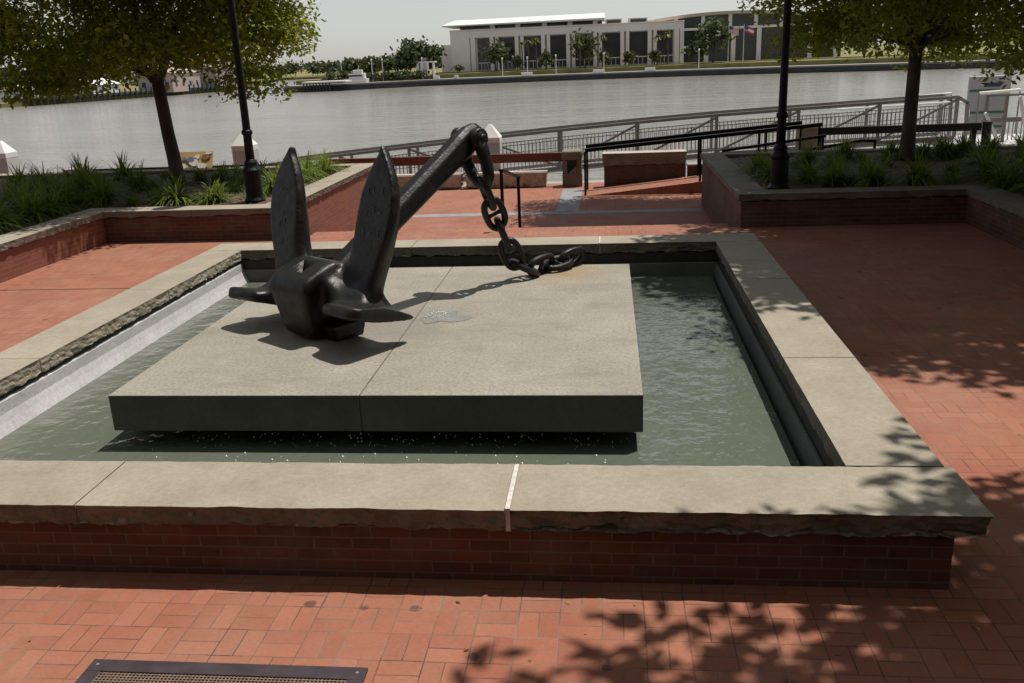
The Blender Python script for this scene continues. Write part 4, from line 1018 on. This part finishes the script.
# hoops, gate frame, white dock rails and striped board at the right
gf = thing('gate_frame', 'grey aluminium gate frame at the head of the gangway, far right', 'gate', (9.2, 21.6, -.5))
for xx in (8.88, 9.38, 9.95): MB().bar((xx, 21.6, -.5), (xx + .0, 21.6, .72), .07, .07).build('post', MT['aluminium'], gf)
MB().bar((8.85, 21.6, .745), (10.0, 21.6, .745), .07, .06).build('top_rail', MT['aluminium'], gf)
MB().bar((8.9, 21.6, .1), (9.95, 21.6, .1), .05, .12).build('middle_rail', MT['aluminium'], gf)
pk = MB()
for q in range(1, 5): pk.bar((9.4 + q * .11, 21.6, -.45), (9.4 + q * .11, 21.6, .08), .02, .02)
pk.build('picket_panel', MT['aluminium'], gf)
struct(MB().box(8.3, 16, 20.35, 24.5, -.75, -.55).build('dock_landing', MT['off_white']))
for a, b_, lab in (((8.75, 21.3, .32), (9.2, 21.3, -.52), 'bright white slanting rail leaning across the gate frame'), ((9.62, 21.4, .72), (9.85, 21.4, -.1), 'short bright white slanting rail at the far right edge')):
    o = MB().bar(a, b_, .09, .06).build('slanting_rail', MT['white_paint']); tag(o, lab, 'rail', 'white slanting rails at the dock')
for a, b_, lab in (((7.95, 24.5, .62), (8.95, 24.5, .68), 'white tube rail just right of the gangway end'), ((9.75, 24.5, .66), (10.9, 24.5, .72), 'white tube rail at the right edge behind the gate frame')):
    t = thing('dock_rail', lab, 'rail', (a[0], a[1], -.6), 'white tube rails at the dock')
    MB().tube([a, b_], .045, 10).build('tube', MT['white_paint'], t); 
    for q in (a, b_): MB().tube([(q[0], q[1], -.55), q], .025, 8).build('stanchion', MT['aluminium'], t)
lp = thing('looped_handrail', 'white hand rail ending in a curved loop beyond the gangway end', 'handrail', (9, 23.9, -.6))
pth = [V((5.5, 23.9, .36)), V((8.6, 23.9, .46))] + [V((8.95 + .34 * math.sin(a), 23.9, .12 + .34 * math.cos(a))) for a in np.linspace(0, 2.6, 10)]
MB().tube(pth, .03, 8).build('tube', MT['white_paint'], lp)
MB().tube([(8.6, 23.9, -.55), (8.6, 23.9, .46)], .025, 8).build('stanchion', MT['aluminium'], lp)
sb = thing('striped_board', 'tall pale grey dock board with green stripes and a small blue plate', 'board', (12, 30, WZ))
MB().box(11.45, 12.85, 29.95, 30.1, -1.6, .95).build('board', MT['off_white'], sb, bevel=.02)
MT['green'] = plain('green_stripe', (.07, .17, .07), .6); MT['blue'] = plain('blue_plate', (.06, .06, .15), .5)
for z in (.42, -.33, -.83): MB().box(11.47, 12.83, 29.935, 29.948, z, z + .075).build('green_stripe', MT['green'], sb)
MB().box(11.95, 12.5, 29.93, 29.948, .58, .72).build('blue_plate', MT['blue'], sb)
for xx in (11.6, 12.7): MB().tube([(xx, 30.2, -4), (xx, 30.2, .8)], .07, 8).build('pile', MT['off_white'], sb)

# ------------------------------------------------------------------ DRAIN GRATE at the bottom left
gr = thing('drain_grate', 'dark metal drain grate with woven mesh set in the front paving', 'grate', (-3.1, -1.7, G))
gx0, gx1, gy0, gy1 = -3.73, -2.40, -2.4, -1.27
fr = MB(); z0, z1 = G + .001, G + .016
fr.box(gx0, gx1, gy1 - .085, gy1, z0, z1); fr.box(gx0, gx1, gy0, gy0 + .085, z0, z1); fr.box(gx0, gx0 + .075, gy0 + .0855, gy1 - .0855, z0, z1); fr.box(gx1 - .075, gx1, gy0 + .0855, gy1 - .0855, z0, z1)
fr.build('frame', plain('purple_brown_iron', (.045, .032, .038), .5, metal=.2, var=.3, scale=12, bmp=.1), gr, bevel=.003)
ms = MB(); mm = plain('rusty_mesh_wire', (.2, .14, .10), .6, metal=.3, var=.3, scale=40)
k = 0; x = gx0 + .08
while x < gx1 - .08: ms.bar((x, gy0 + .09, z0 + .008), (x, gy1 - .09, z0 + .008), .006, .008); x += .018
y = gy0 + .095
while y < gy1 - .09: ms.bar((gx0 + .08, y, z0 + .010), (gx1 - .08, y, z0 + .010), .006, .008); y += .018
ms.build('mesh', mm, gr)
MB().box(gx0 + .076, gx1 - .076, gy0 + .086, gy1 - .086, G + .0005, G + .004).build('pit_floor', MT['dark_wall'], gr)
for xx in (gx0 + .04, gx1 - .04): MB().lathe((xx, gy1 - .042, z1), [(.008, 0), (.008, .003)], 8).build('screw', MT['aluminium'], gr)

# fallen leaf scraps on the paving
lf = []
rg = np.random.default_rng(5)
for k in range(70):
    x, y = rg.uniform(-5, 3), rg.uniform(-2.2, -.65)
    if k > 35: x, y = rg.uniform(.7, 4), rg.uniform(-2, 9)
    a = rg.uniform(0, 6.28); l_ = rg.uniform(.012, .035); d = np.array([math.cos(a), math.sin(a), 0]); s = np.array([-d[1], d[0], .25]) * l_ * .3
    c = np.array([x, y, G + .005]); lf.append([c, c + d * l_ * .5 + s, c + d * l_, c + d * l_ * .5 - s])
o = numpy_mesh('fallen_leaves', np.array(lf), 4, leaf_mat('dry_leaf', (.16, .09, .03), (.4, .3, .13)), None); o['kind'] = 'stuff'

# ------------------------------------------------------------------ FAR BANK: the riverside hall
hb = thing('riverside_hall', 'long pale two storey hall with tall dark bays and white roof across the river', 'building', (-10, 245, -.7))
def bx(nm, x0, x1, y0, y1, z0, z1, mat, parent=None, bevel=0): return MB().box(x0, x1, y0, y1, z0, z1).build(nm, mat, parent or hb, bevel=bevel)
YF = 239.3; ZB = -.8
bx('body', -41.5, 18.0, YF + 1.6, YF + 30, ZB, 9.3, MT['far_stone'])
bx('end_wall', -41.6, -36.6, YF, YF + 1.58, ZB, 9.3, MT['far_stone'])
bx('entablature', -36.58, 18.1, YF + .1, YF + 1.58, 7.55, 9.3, MT['far_stone'])
bx('cornice', -41.7, 18.2, YF - .2, YF + 1.5, 9.32, 9.6, MT['far_stone'])
bx('side_wing', -44.5, -41.62, YF + 2, YF + 14, ZB, 6.1, MT['far_stone'])
cols = [-35.9, -30.2, -23.7, -16.9, -10.5, -3.6, 3.3, 10.2, 16.6]
for i, c in enumerate(cols):
    if i in (0,): bx('column', c - .5, c + .7, YF, YF + 1.5, ZB, 7.54, MT['far_stone'])
    elif i == len(cols) - 1: bx('column', c - .9, c + .35, YF, YF + 1.5, ZB, 7.54, MT['far_stone']); bx('column', c + .5, c + 1.5, YF - .1, YF + 1.5, ZB, 7.54, MT['far_stone'])
    else:
        bx('column', c - 1.15, c - .2, YF, YF + 1.5, ZB, 7.54, MT['far_stone']); bx('column', c + .3, c + 1.1, YF + .2, YF + 1.5, ZB, 7.54, MT['far_stone'])
    if i < len(cols) - 1:
        a, b_ = c + 1.15, cols[i + 1] - 1.2
        w_ = bx('window_bay', a, b_, YF + 1.45, YF + 1.59, ZB + .3, 7.3, MT['far_glass'])
        bx('transom', a, b_, YF + 1.25, YF + 1.44, 1.15, 1.4, MT['far_roof'], w_)
        mu = MB(); mu.box(a, b_, YF + 1.38, YF + 1.448, ZB + .2, ZB + .32)
        for q in range(1, 4): xx = a + (b_ - a) * q / 4; mu.box(xx - .06, xx + .06, YF + 1.38, YF + 1.448, ZB + .3, 1.14)
        mu.build('mullions', MT['far_stone'], w_)
# set-back clerestory under the roof slab
bx('clerestory', -39.5, -2.5, YF + 4, YF + 20, 9.62, 10.5, MT['far_glass'])
for c in (-30.6, -24.0, -17.2, -10.6, -4.2): bx('bracket', c - .6, c + .6, YF + 1.0, YF + 3.98, 9.62, 10.48, MT['far_roof'])
rf = MB(); rf.add([(-43.4, YF - 1.2, 10.5), (-1.8, YF - 1.2, 10.52), (-1.8, YF + 20, 10.52), (-43.4, YF + 20, 10.5), (-43.4, YF - 1.2, 10.75), (-1.8, YF - 1.2, 11.0), (-1.8, YF + 2.5, 12.3), (-40.6, YF + 2.5, 12.05), (-40.6, YF + 20, 12.05), (-1.8, YF + 20, 12.3), (-43.4, YF + 20, 10.75)],
       [(0, 3, 2, 1), (0, 1, 5, 4), (4, 5, 6, 7), (7, 6, 9, 8), (4, 7, 8, 10), (0, 4, 10, 3), (1, 2, 9, 6, 5), (3, 10, 8, 9, 2)]); rf.build('roof', MT['far_roof'], hb)
for a, b_ in ((-1.7, 2.6), (4.3, 9.1)):
    q = bx('roof_block', a, b_, YF + 3.5, YF + 12, 9.62, 10.75, MT['far_tan']); bx('louvre', a + .5, b_ - .3, YF + 3.3, YF + 3.49, 9.75, 10.45, MT['far_glass'], q)
# curved wing
arcx = np.linspace(9.3, 58, 26); arcz = lambda x: 11.45 - ((x - 30.0) / 22) ** 2 * 1.7
wg = MB(); pts_ = [(x, arcz(x)) for x in arcx]
wg.prism(pts_ + [(58, 7.9), (9.3, 7.9)], lambda x, z: (x, YF + 5, z - .55), lambda x, z: (x, YF + 30, z - .55)); wg.build('wing_clerestory', MT['far_glass'], hb)
ar = MB(); ar.prism(pts_ + [(x, arcz(x) - .75) for x in arcx[::-1]], lambda x, z: (x, YF + 3.6, z), lambda x, z: (x, YF + 32, z)); ar.build('arched_roof', MT['far_tan'], hb)
bx('wing_glazing', 18.25, 58, YF + 5.2, YF + 30, ZB, 7.1, MT['far_glass']); bx('string_course', 18.22, 58, YF + 4.2, YF + 30, 7.12, 7.7, MT['far_stone'])
for c in (16.4, 23.2, 30.0, 36.4, 42.8, 49.2, 55.6):
    bx('clerestory_pier', c - .45, c + .45, YF + 4.1, YF + 4.98, 7.72, arcz(c) - .77, MT['far_roof'])
    if c > 22: bx('column', c + .4, c + 1.5, YF + 4.3, YF + 5.18, ZB, 7.1, MT['far_stone'])

# far trees
def far_tree(x, y, z, h, wd, lab, seed, name='far_tree', mat=None, trunk_h=.28, shape=1.0, n_=520, grp='trees on the far bank'):
    rg = np.random.default_rng(seed); t = thing(name, lab, 'tree', (x, y, z), grp)
    MB().tube([(x, y, z - .2), (x + .05 * wd, y, z + h * .5)], [max(.12, h * .03), max(.06, h * .015)], 7).build('trunk', MT['bark'], t)
    lob = rg.integers(6, 10); cs_ = []
    for k in range(lob):
        a = rg.uniform(0, 6.28); hh = rg.uniform(trunk_h + .12, .86); rr = wd * .5 * rg.uniform(.2, .62) * (1.15 - abs(hh - .5))
        cs_.append((x + rr * math.cos(a), y + rr * math.sin(a), z + h * hh, wd * rg.uniform(.14, .23), h * rg.uniform(.08, .15)))
    cs_.append((x, y, z + h * .86, wd * .15, h * .08)); cs_.append((x, y, z + h * .55, wd * .26, h * .16))
    c = np.concatenate([rg.normal(0, 1, (n_ // len(cs_), 3)) * np.array([s_, s_, sz]) + np.array([a, b_, c_]) for a, b_, c_, s_, sz in cs_])
    c = c[(c[:, 2] > z + h * trunk_h * .7)]
    m_ = len(c); d = rg.normal(0, 1, (m_, 3)); d /= np.linalg.norm(d, axis=1, keepdims=True); s = np.cross(d, rg.normal(0, 1, (m_, 3))); s /= np.linalg.norm(s, axis=1, keepdims=True)
    l_ = rg.uniform(.28, .6, m_)[:, None] * (wd / 7) ** .5
    numpy_mesh('crown', np.stack([c - d * l_ - s * l_ * .6, c + d * l_ - s * l_ * .6, c + d * l_ + s * l_ * .6, c - d * l_ + s * l_ * .6], 1), 4, mat or MT['far_leaf'], t)
    return t
YT = 231
far_tree(-28.8, YT, -.7, 6.8, 5.6, 'round dark oak in front of the second bay of the riverside hall', 1)
far_tree(-6.7, YT, -.7, 7.8, 6.0, 'tall oak in front of the fifth bay of the riverside hall', 2)
far_tree(24.6, YT, -.7, 10.0, 8.4, 'largest oak standing left of the two flags', 3)
far_tree(20.6, YT - 2, -.7, 4.6, 5.0, 'low bushy tree left of the largest oak', 4)
far_tree(-23.5, YT - 1, -.7, 3.2, 2.4, 'small round bush tree left of the three palms', 5)
far_tree(-16.5, YT - 1, -.7, 3.9, 3.4, 'small round tree right of the three palms', 6)
far_tree(4.0, YT - 1, -.7, 3.2, 2.6, 'small round tree before the sixth bay of the hall', 7)
far_tree(-1.9, YT - 1, -.7, 3.6, 2.4, 'small tree beside the lone palm before the hall', 8)
far_tree(10.3, YT - 1, -.7, 3.1, 2.6, 'thin small tree between the pale columns near the right end bays', 9)
far_tree(-38.5, YT, -.7, 1.6, 2.2, 'low round bush against the blank end wall of the hall', 10)
far_tree(-48.2, 226, -.9, 8.2, 8.0, 'tall dark tree, tallest of the group left of the hall', 11)
far_tree(-44.6, 228, -.9, 6.6, 6.0, 'spreading tree closest to the left end of the hall', 12)
far_tree(-52.0, 229, -.9, 6.0, 5.4, 'dark tree on the left flank of the tallest tree', 13)
far_tree(-55.4, 224, -1, 4.8, 5.0, 'round tree in the row left of the tall group, nearest to it', 14)
far_tree(-59.6, 224, -1, 4.7, 5.0, 'round tree in the middle of the row left of the tall group', 15)
far_tree(-64.2, 224, -1, 4.4, 5.6, 'round tree at the left end of the row by the moored boat', 16)
for i, (x, h) in enumerate([(58, 8), (66, 9), (74, 7.5), (84, 9), (95, 8.5), (108, 9), (122, 8.5)]):
    far_tree(x, 222 - (x - 58) * .4, -.8, h, 8, 'green tree on the far bank behind the right tree crown', 30 + i)
sh_ = [( -61.5, 216, 1.4), (-57.5, 217, 1.2), (-54, 218.5, 1.3), (-51.5, 219, 1.4), (-49.5, 220, 1.3), (-66, 211, 1.5), (-63.5, 213, 1.8), (-47, 222, 1.2)]
for i, (x, y, h) in enumerate(sh_):
    far_tree(x, y, -1.5, h * 1.3, 3.4, 'low shrub in the strip along the far seawall left of the hall', 60 + i, 'shrub', None, .05, n_=200, grp='shrubs along the far seawall')
rr = random.Random(4)
for i in range(24):
    x = -205 + i * 6.2 + rr.uniform(-2, 2); h = rr.uniform(4.0, 6.2) * (1.0 if x > -175 else 1.3)
    far_tree(x, 432 + rr.uniform(0, 25), -2.5, h + 1.0, rr.uniform(9, 13), 'tree in the hazy tree line on the distant shore', 100 + i, n_=420, grp='trees of the distant shore')
for i in range(16):
    x = -108 - i * 7.5; far_tree(x + rr.uniform(-3, 3), 250 + rr.uniform(-8, 30), -2.6, rr.uniform(5, 8), rr.uniform(7, 10), 'tree on the left bank half hidden behind the left tree crown', 140 + i, n_=380, grp='trees on the left bank')
# palms
def palm(x, y, z, h, lab, seed):
    rg = random.Random(seed); t = thing('palm_tree', lab, 'palm', (x, y, z), 'palms before the riverside hall')
    MB().tube([(x, y, z), (x + .1, y, z + h * .5), (x, y, z + h)], [.2, .16, .15], 8).build('trunk', MT['bark'], t)
    q = []
    for k in range(26):
        a = rg.uniform(0, 6.28); el = rg.uniform(-.5, 1.1); prev = None; Ln = rg.uniform(1.1, 1.6)
        for s_ in range(5):
            u = s_ / 4; c = np.array([x + Ln * u * math.cos(a) * math.cos(el), y + Ln * u * math.sin(a) * math.cos(el), z + h + Ln * (u * math.sin(el) - .55 * u * u)])
            wv = np.array([-math.sin(a), math.cos(a), 0]) * .28 * (1 - .7 * u); cur = (c - wv, c + wv)
            if prev: q.append([prev[0], prev[1], cur[1], cur[0]])
            prev = cur
    numpy_mesh('crown', np.array(q), 4, MT['palm'], t); return t
for i, (x, h, lab) in enumerate([(-22.2, 6.4, 'left palm of the three palms before the hall'), (-20.6, 6.7, 'middle palm of the three palms before the hall'), (-18.7, 7.1, 'right palm of the three palms before the hall'), (-2.4, 7.3, 'lone palm between fifth and sixth bays of the hall'), (-7.9, 6.2, 'palm beside the tall oak before the hall'), (10.9, 6.6, 'left palm of the pair at the right bays of the hall'), (13.4, 7.2, 'right palm of the pair at the right bays of the hall')]):
    palm(x, YT - 2, -.8, h, lab, 200 + i)
# flags
MT['f_red'] = plain('flag_red', (.42, .05, .06), .7, var=.05); MT['f_white'] = plain('flag_white', (.72, .7, .68), .7, var=.03); MT['f_blue'] = plain('flag_blue', (.05, .06, .2), .7, var=.05)
def flag(x, y, ztop, kind, lab):
    t = thing('flagpole', 'white flagpole flying ' + lab, 'flagpole', (x, y, -.8))
    MB().tube([(x, y, -.8), (x, y, ztop + .25)], [.1, .06], 8).build('pole', MT['far_roof'], t)
    me = bpy.data.meshes.new('flag'); nx, ny = 18, 13; Wd, Hd = 2.5, 1.55; vs = []; 
    for j in range(ny + 1):
        for i in range(nx + 1):
            u, v = i / nx, j / ny
            vs.append((.08 + Wd * u * .93, .22 * u * math.sin(u * 7 + v * 1.5), ztop + .7 - Hd * v - .8 - .75 * u + .1 * math.sin(u * 6)))
    fs = []; mi = []
    for j in range(ny):
        for i in range(nx):
            fs.append((j * (nx + 1) + i, j * (nx + 1) + i + 1, (j + 1) * (nx + 1) + i + 1, (j + 1) * (nx + 1) + i))
            if kind == 'stripes':
                c = 2 if (j < 7 and i < 7) else (0 if j % 2 == 0 else 1)
                if c == 2 and (i + j) % 2 == 0 and 0 < i < 6 and 0 < j < 6: c = 2
            else:
                c = 2 if (j < 8 and i < 7) else (0 if j < 4 or j > 8 else 1)
            mi.append(c)
    me.from_pydata([V(v) + V((0, 0, .8)) for v in vs], [], fs); me.polygons.foreach_set('material_index', mi)
    for m_ in ('f_red', 'f_white', 'f_blue'): me.materials.append(MT[m_])
    o = bpy.data.objects.new('flag', me); COL.objects.link(o); o.parent = t
flag(28.0, YT - 1, 7.6, 'stripes', 'a red and white striped flag with blue canton, left of two')
flag(31.6, YT - 1, 7.6, 'bars', 'a red and white barred flag with blue canton, right of two')
# far lamp posts
for i, (x, y, h) in enumerate([(-63.9, 214, 3.9), (-57.0, 216, 4.1), (-54.9, 218, 4.1), (-46, 222, 4.0), (-26.5, 223, 3.2), (-20.4, 223, 3.2), (-13.5, 223, 3.4), (-2.0, 222, 3.4), (20, 219, 3.4)]):
    lab = ['leftmost white lamp on the far promenade', 'white lamp between the round trees of the row, left of a pair', 'white lamp between the round trees of the row, right of a pair', 'white lamp before the tallest far tree'] [i] if i < 4 else 'white lamp on the promenade before the riverside hall'
    t = thing('promenade_lamp', lab, 'lamp post', (x, y, -1.95), 'white lamps on the far promenade')
    MB().tube([(x, y, -1.95), (x, y, -1.95 + h + .6)], .09, 6).build('pole', MT['white_paint'], t); MB().lathe((x, y, -1.95 + h + .6), [(.1, 0), (.22, .2), (.22, .4), (.05, .55)], 8).build('lamp_head', MT['white_paint'], t)
# small pavilion, white post and planters on the promenade
pv = thing('pavilion', 'small pale open pavilion between the tall trees and the hall', 'pavilion', (-45.5, 224, -.95))
for x in (-47.3, -46.4, -44.9, -43.4): MB().box(x - .25, x + .25, 223, 223.5, -1.2, 1.9).build('post', MT['far_stone'], pv)
MB().box(-47.7, -43.0, 222.8, 226, 1.92, 2.25).build('roof', MT['far_stone'], pv); MB().box(-46.2, -45.0, 223.6, 225, -1.2, 1.9).build('wall', MT['far_roof'], pv)
for i, (x, y, w_, lab) in enumerate([(-37.3, 218.6, .9, 'white mooring post on the far seawall below the hall end'), (-20.5, 221.2, 2.6, 'low white planter box on the far promenade below the palms'), (-3.3, 220.6, 2.6, 'low white planter box on the far promenade below the lone palm'), (-42.6, 221.3, 1.4, 'low white planter box near the pavilion on the far promenade'), (8.8, 219.4, 2.4, 'low white planter box on the far promenade below the end bays')]):
    o = MB().box(x - w_ / 2, x + w_ / 2, y, y + 1, -2.6 if i == 0 else -1.95, -1.2).build('mooring_post' if i == 0 else 'planter_box', MT['white_paint'], bevel=.05); tag(o, lab, 'post' if i == 0 else 'planter box')
# pier with piles, moored boat
pr = thing('timber_pier', 'dark timber pier on piles at the left end of the far seawall', 'pier', (-69, 205, -3.4))
MB().box(-70.3, -60, 203.2, 208, -1.45, -1.15).build('deck', MT['far_stone'], pr)
for i in range(9): MB().tube([(-70 + i * .75, 203.4, -4.5), (-70 + i * .75, 203.4, -1.46)], .16, 6).build('pile', MT['seawall'], pr)
bo_ = thing('moored_boat', 'white motor yacht moored behind the timber pier', 'boat', (-60, 213, -2.2))
h = MB(); hp = [(-64.5, 213), (-63, 211.9), (-57.6, 211.8), (-57.4, 214.2), (-63, 214.1)]
h.prism(hp, lambda x, y: (x * .94 - 3.6, y, -2.6), lambda x, y: (x, y, -1.0)); h.build('hull', MT['white_paint'], bo_)
MB().box(-61.8, -58, 212.2, 213.8, -.99, .1).build('cabin', MT['white_paint'], bo_, bevel=.1); MB().box(-61.9, -58.6, 212.15, 213.85, -.55, -.15).build('cabin_window', MT['far_glass'], bo_)
MB().box(-60.8, -58.6, 212.4, 213.6, .12, .95).build('bridge', MT['white_paint'], bo_, bevel=.1); MB().tube([(-59.6, 213, .95), (-59.4, 213, 2.0)], .07, 6).build('mast', MT['white_paint'], bo_)
# left wharf with sheds seen under the left tree crown
wf = thing('timber_wharf', 'long dark timber wharf on piles along the left river bank', 'wharf', (-112, 200, -3.4))
A0, A1 = V((-119.5, 178, 0)), V((-103.5, 246, 0)); dv = (A1 - A0).normalized(); nv = V((dv.y, -dv.x, 0))
wfd = MB(); q = [A0, A1, A1 - nv * 8, A0 - nv * 8]; wfd.prism([(p.x, p.y) for p in q], lambda x, y: (x, y, -2.4), lambda x, y: (x, y, -1.9)); wfd.build('deck', MT['seawall'], wf)
for i in range(40):
    p = A0.lerp(A1, i / 39.0) + nv * .15; MB().tube([(p.x, p.y, -4.6), (p.x, p.y, -1.0)], .2, 5).build('pile', MT['seawall'], wf)
MT['pinkwall'] = plain('pale_pink_wall', (.40, .33, .30), .8, var=.08, scale=.4); MT['redroof'] = plain('rust_roof', (.36, .28, .23), .8, var=.1, scale=.4)
def shed(c, w_, d_, h_, mat, roofm, lab):
    t = thing('waterfront_shed', lab, 'building', (c[0], c[1], -2.5)); x, y = c
    MB().box(x - w_ / 2, x + w_ / 2, y - d_ / 2, y + d_ / 2, -2.6, h_).build('wall', mat, t)
    b = MB(); b.add([(x - w_ / 2 - .3, y - d_ / 2 - .3, h_ + .002), (x + w_ / 2 + .3, y - d_ / 2 - .3, h_ + .002), (x + w_ / 2 + .3, y + d_ / 2 + .3, h_ + .002), (x - w_ / 2 - .3, y + d_ / 2 + .3, h_ + .002), (x, y - d_ / 2 - .3, h_ + 1.4), (x, y + d_ / 2 + .3, h_ + 1.4)], [(0, 3, 2, 1), (0, 1, 4), (2, 3, 5), (1, 2, 5, 4), (3, 0, 4, 5)]); b.build('roof', roofm, t)
    for k in range(max(2, int(w_ / 3))):
        xx = x - w_ / 2 + w_ * (k + .5) / max(2, int(w_ / 3)); MB().box(xx - .5, xx + .5, y - d_ / 2 - .05, y - d_ / 2 - .002, -1.2, -.1).build('window', MT['far_glass'], t)
    for k in range(4):
        yy = y - d_ / 2 + d_ * (k + .5) / 4; MB().box(x + w_ / 2 + .002, x + w_ / 2 + .05, yy - .5, yy + .5, -1.2, -.1).build('window', MT['far_glass'], t)
shed((-112.5, 226), 9, 16, 1.9, MT['pinkwall'], MT['redroof'], 'pale pink waterfront shed right behind the left tree trunk')
shed((-109.5, 246), 8, 14, 2.6, MT['pinkwall'], MT['redroof'], 'taller pinkish waterfront building near the wharf end')
shed((-121.0, 203), 8, 12, .1, MT['far_roof'], MT['far_stone'], 'low white waterfront shed left of the left tree trunk')
shed((-128.0, 190), 7, 10, -.3, MT['far_roof'], MT['far_stone'], 'lowest white shed farthest left behind the dark wharf')

# ------------------------------------------------------------------ unseen warehouse row, added behind the camera to block sky fill
wh = thing('unseen_warehouse', 'tall dark brick warehouse row, unseen, added behind the camera to cut sky fill', 'building', (0, -24, G))
MT['old_brick'] = brick_mat('old_dark_brick', (0.12, 0.05, 0.035), (0.09, 0.04, 0.03), (0.1, 0.08, 0.06))
MB().box(-45, 45, -36, -22, G, 17).build('wall', MT['old_brick'], wh)
MB().box(-45.4, 45.4, -36.4, -21.6, 17.002, 17.7).build('cornice', MT['concrete'], wh)
for k in range(20):
    for z in (1.2, 5.2, 9.2, 13.2):
        x = -43 + k * 4.5; MB().box(x, x + 1.5, -21.995, -21.93, z, z + 2.2).build('window', MT['far_glass'], wh)
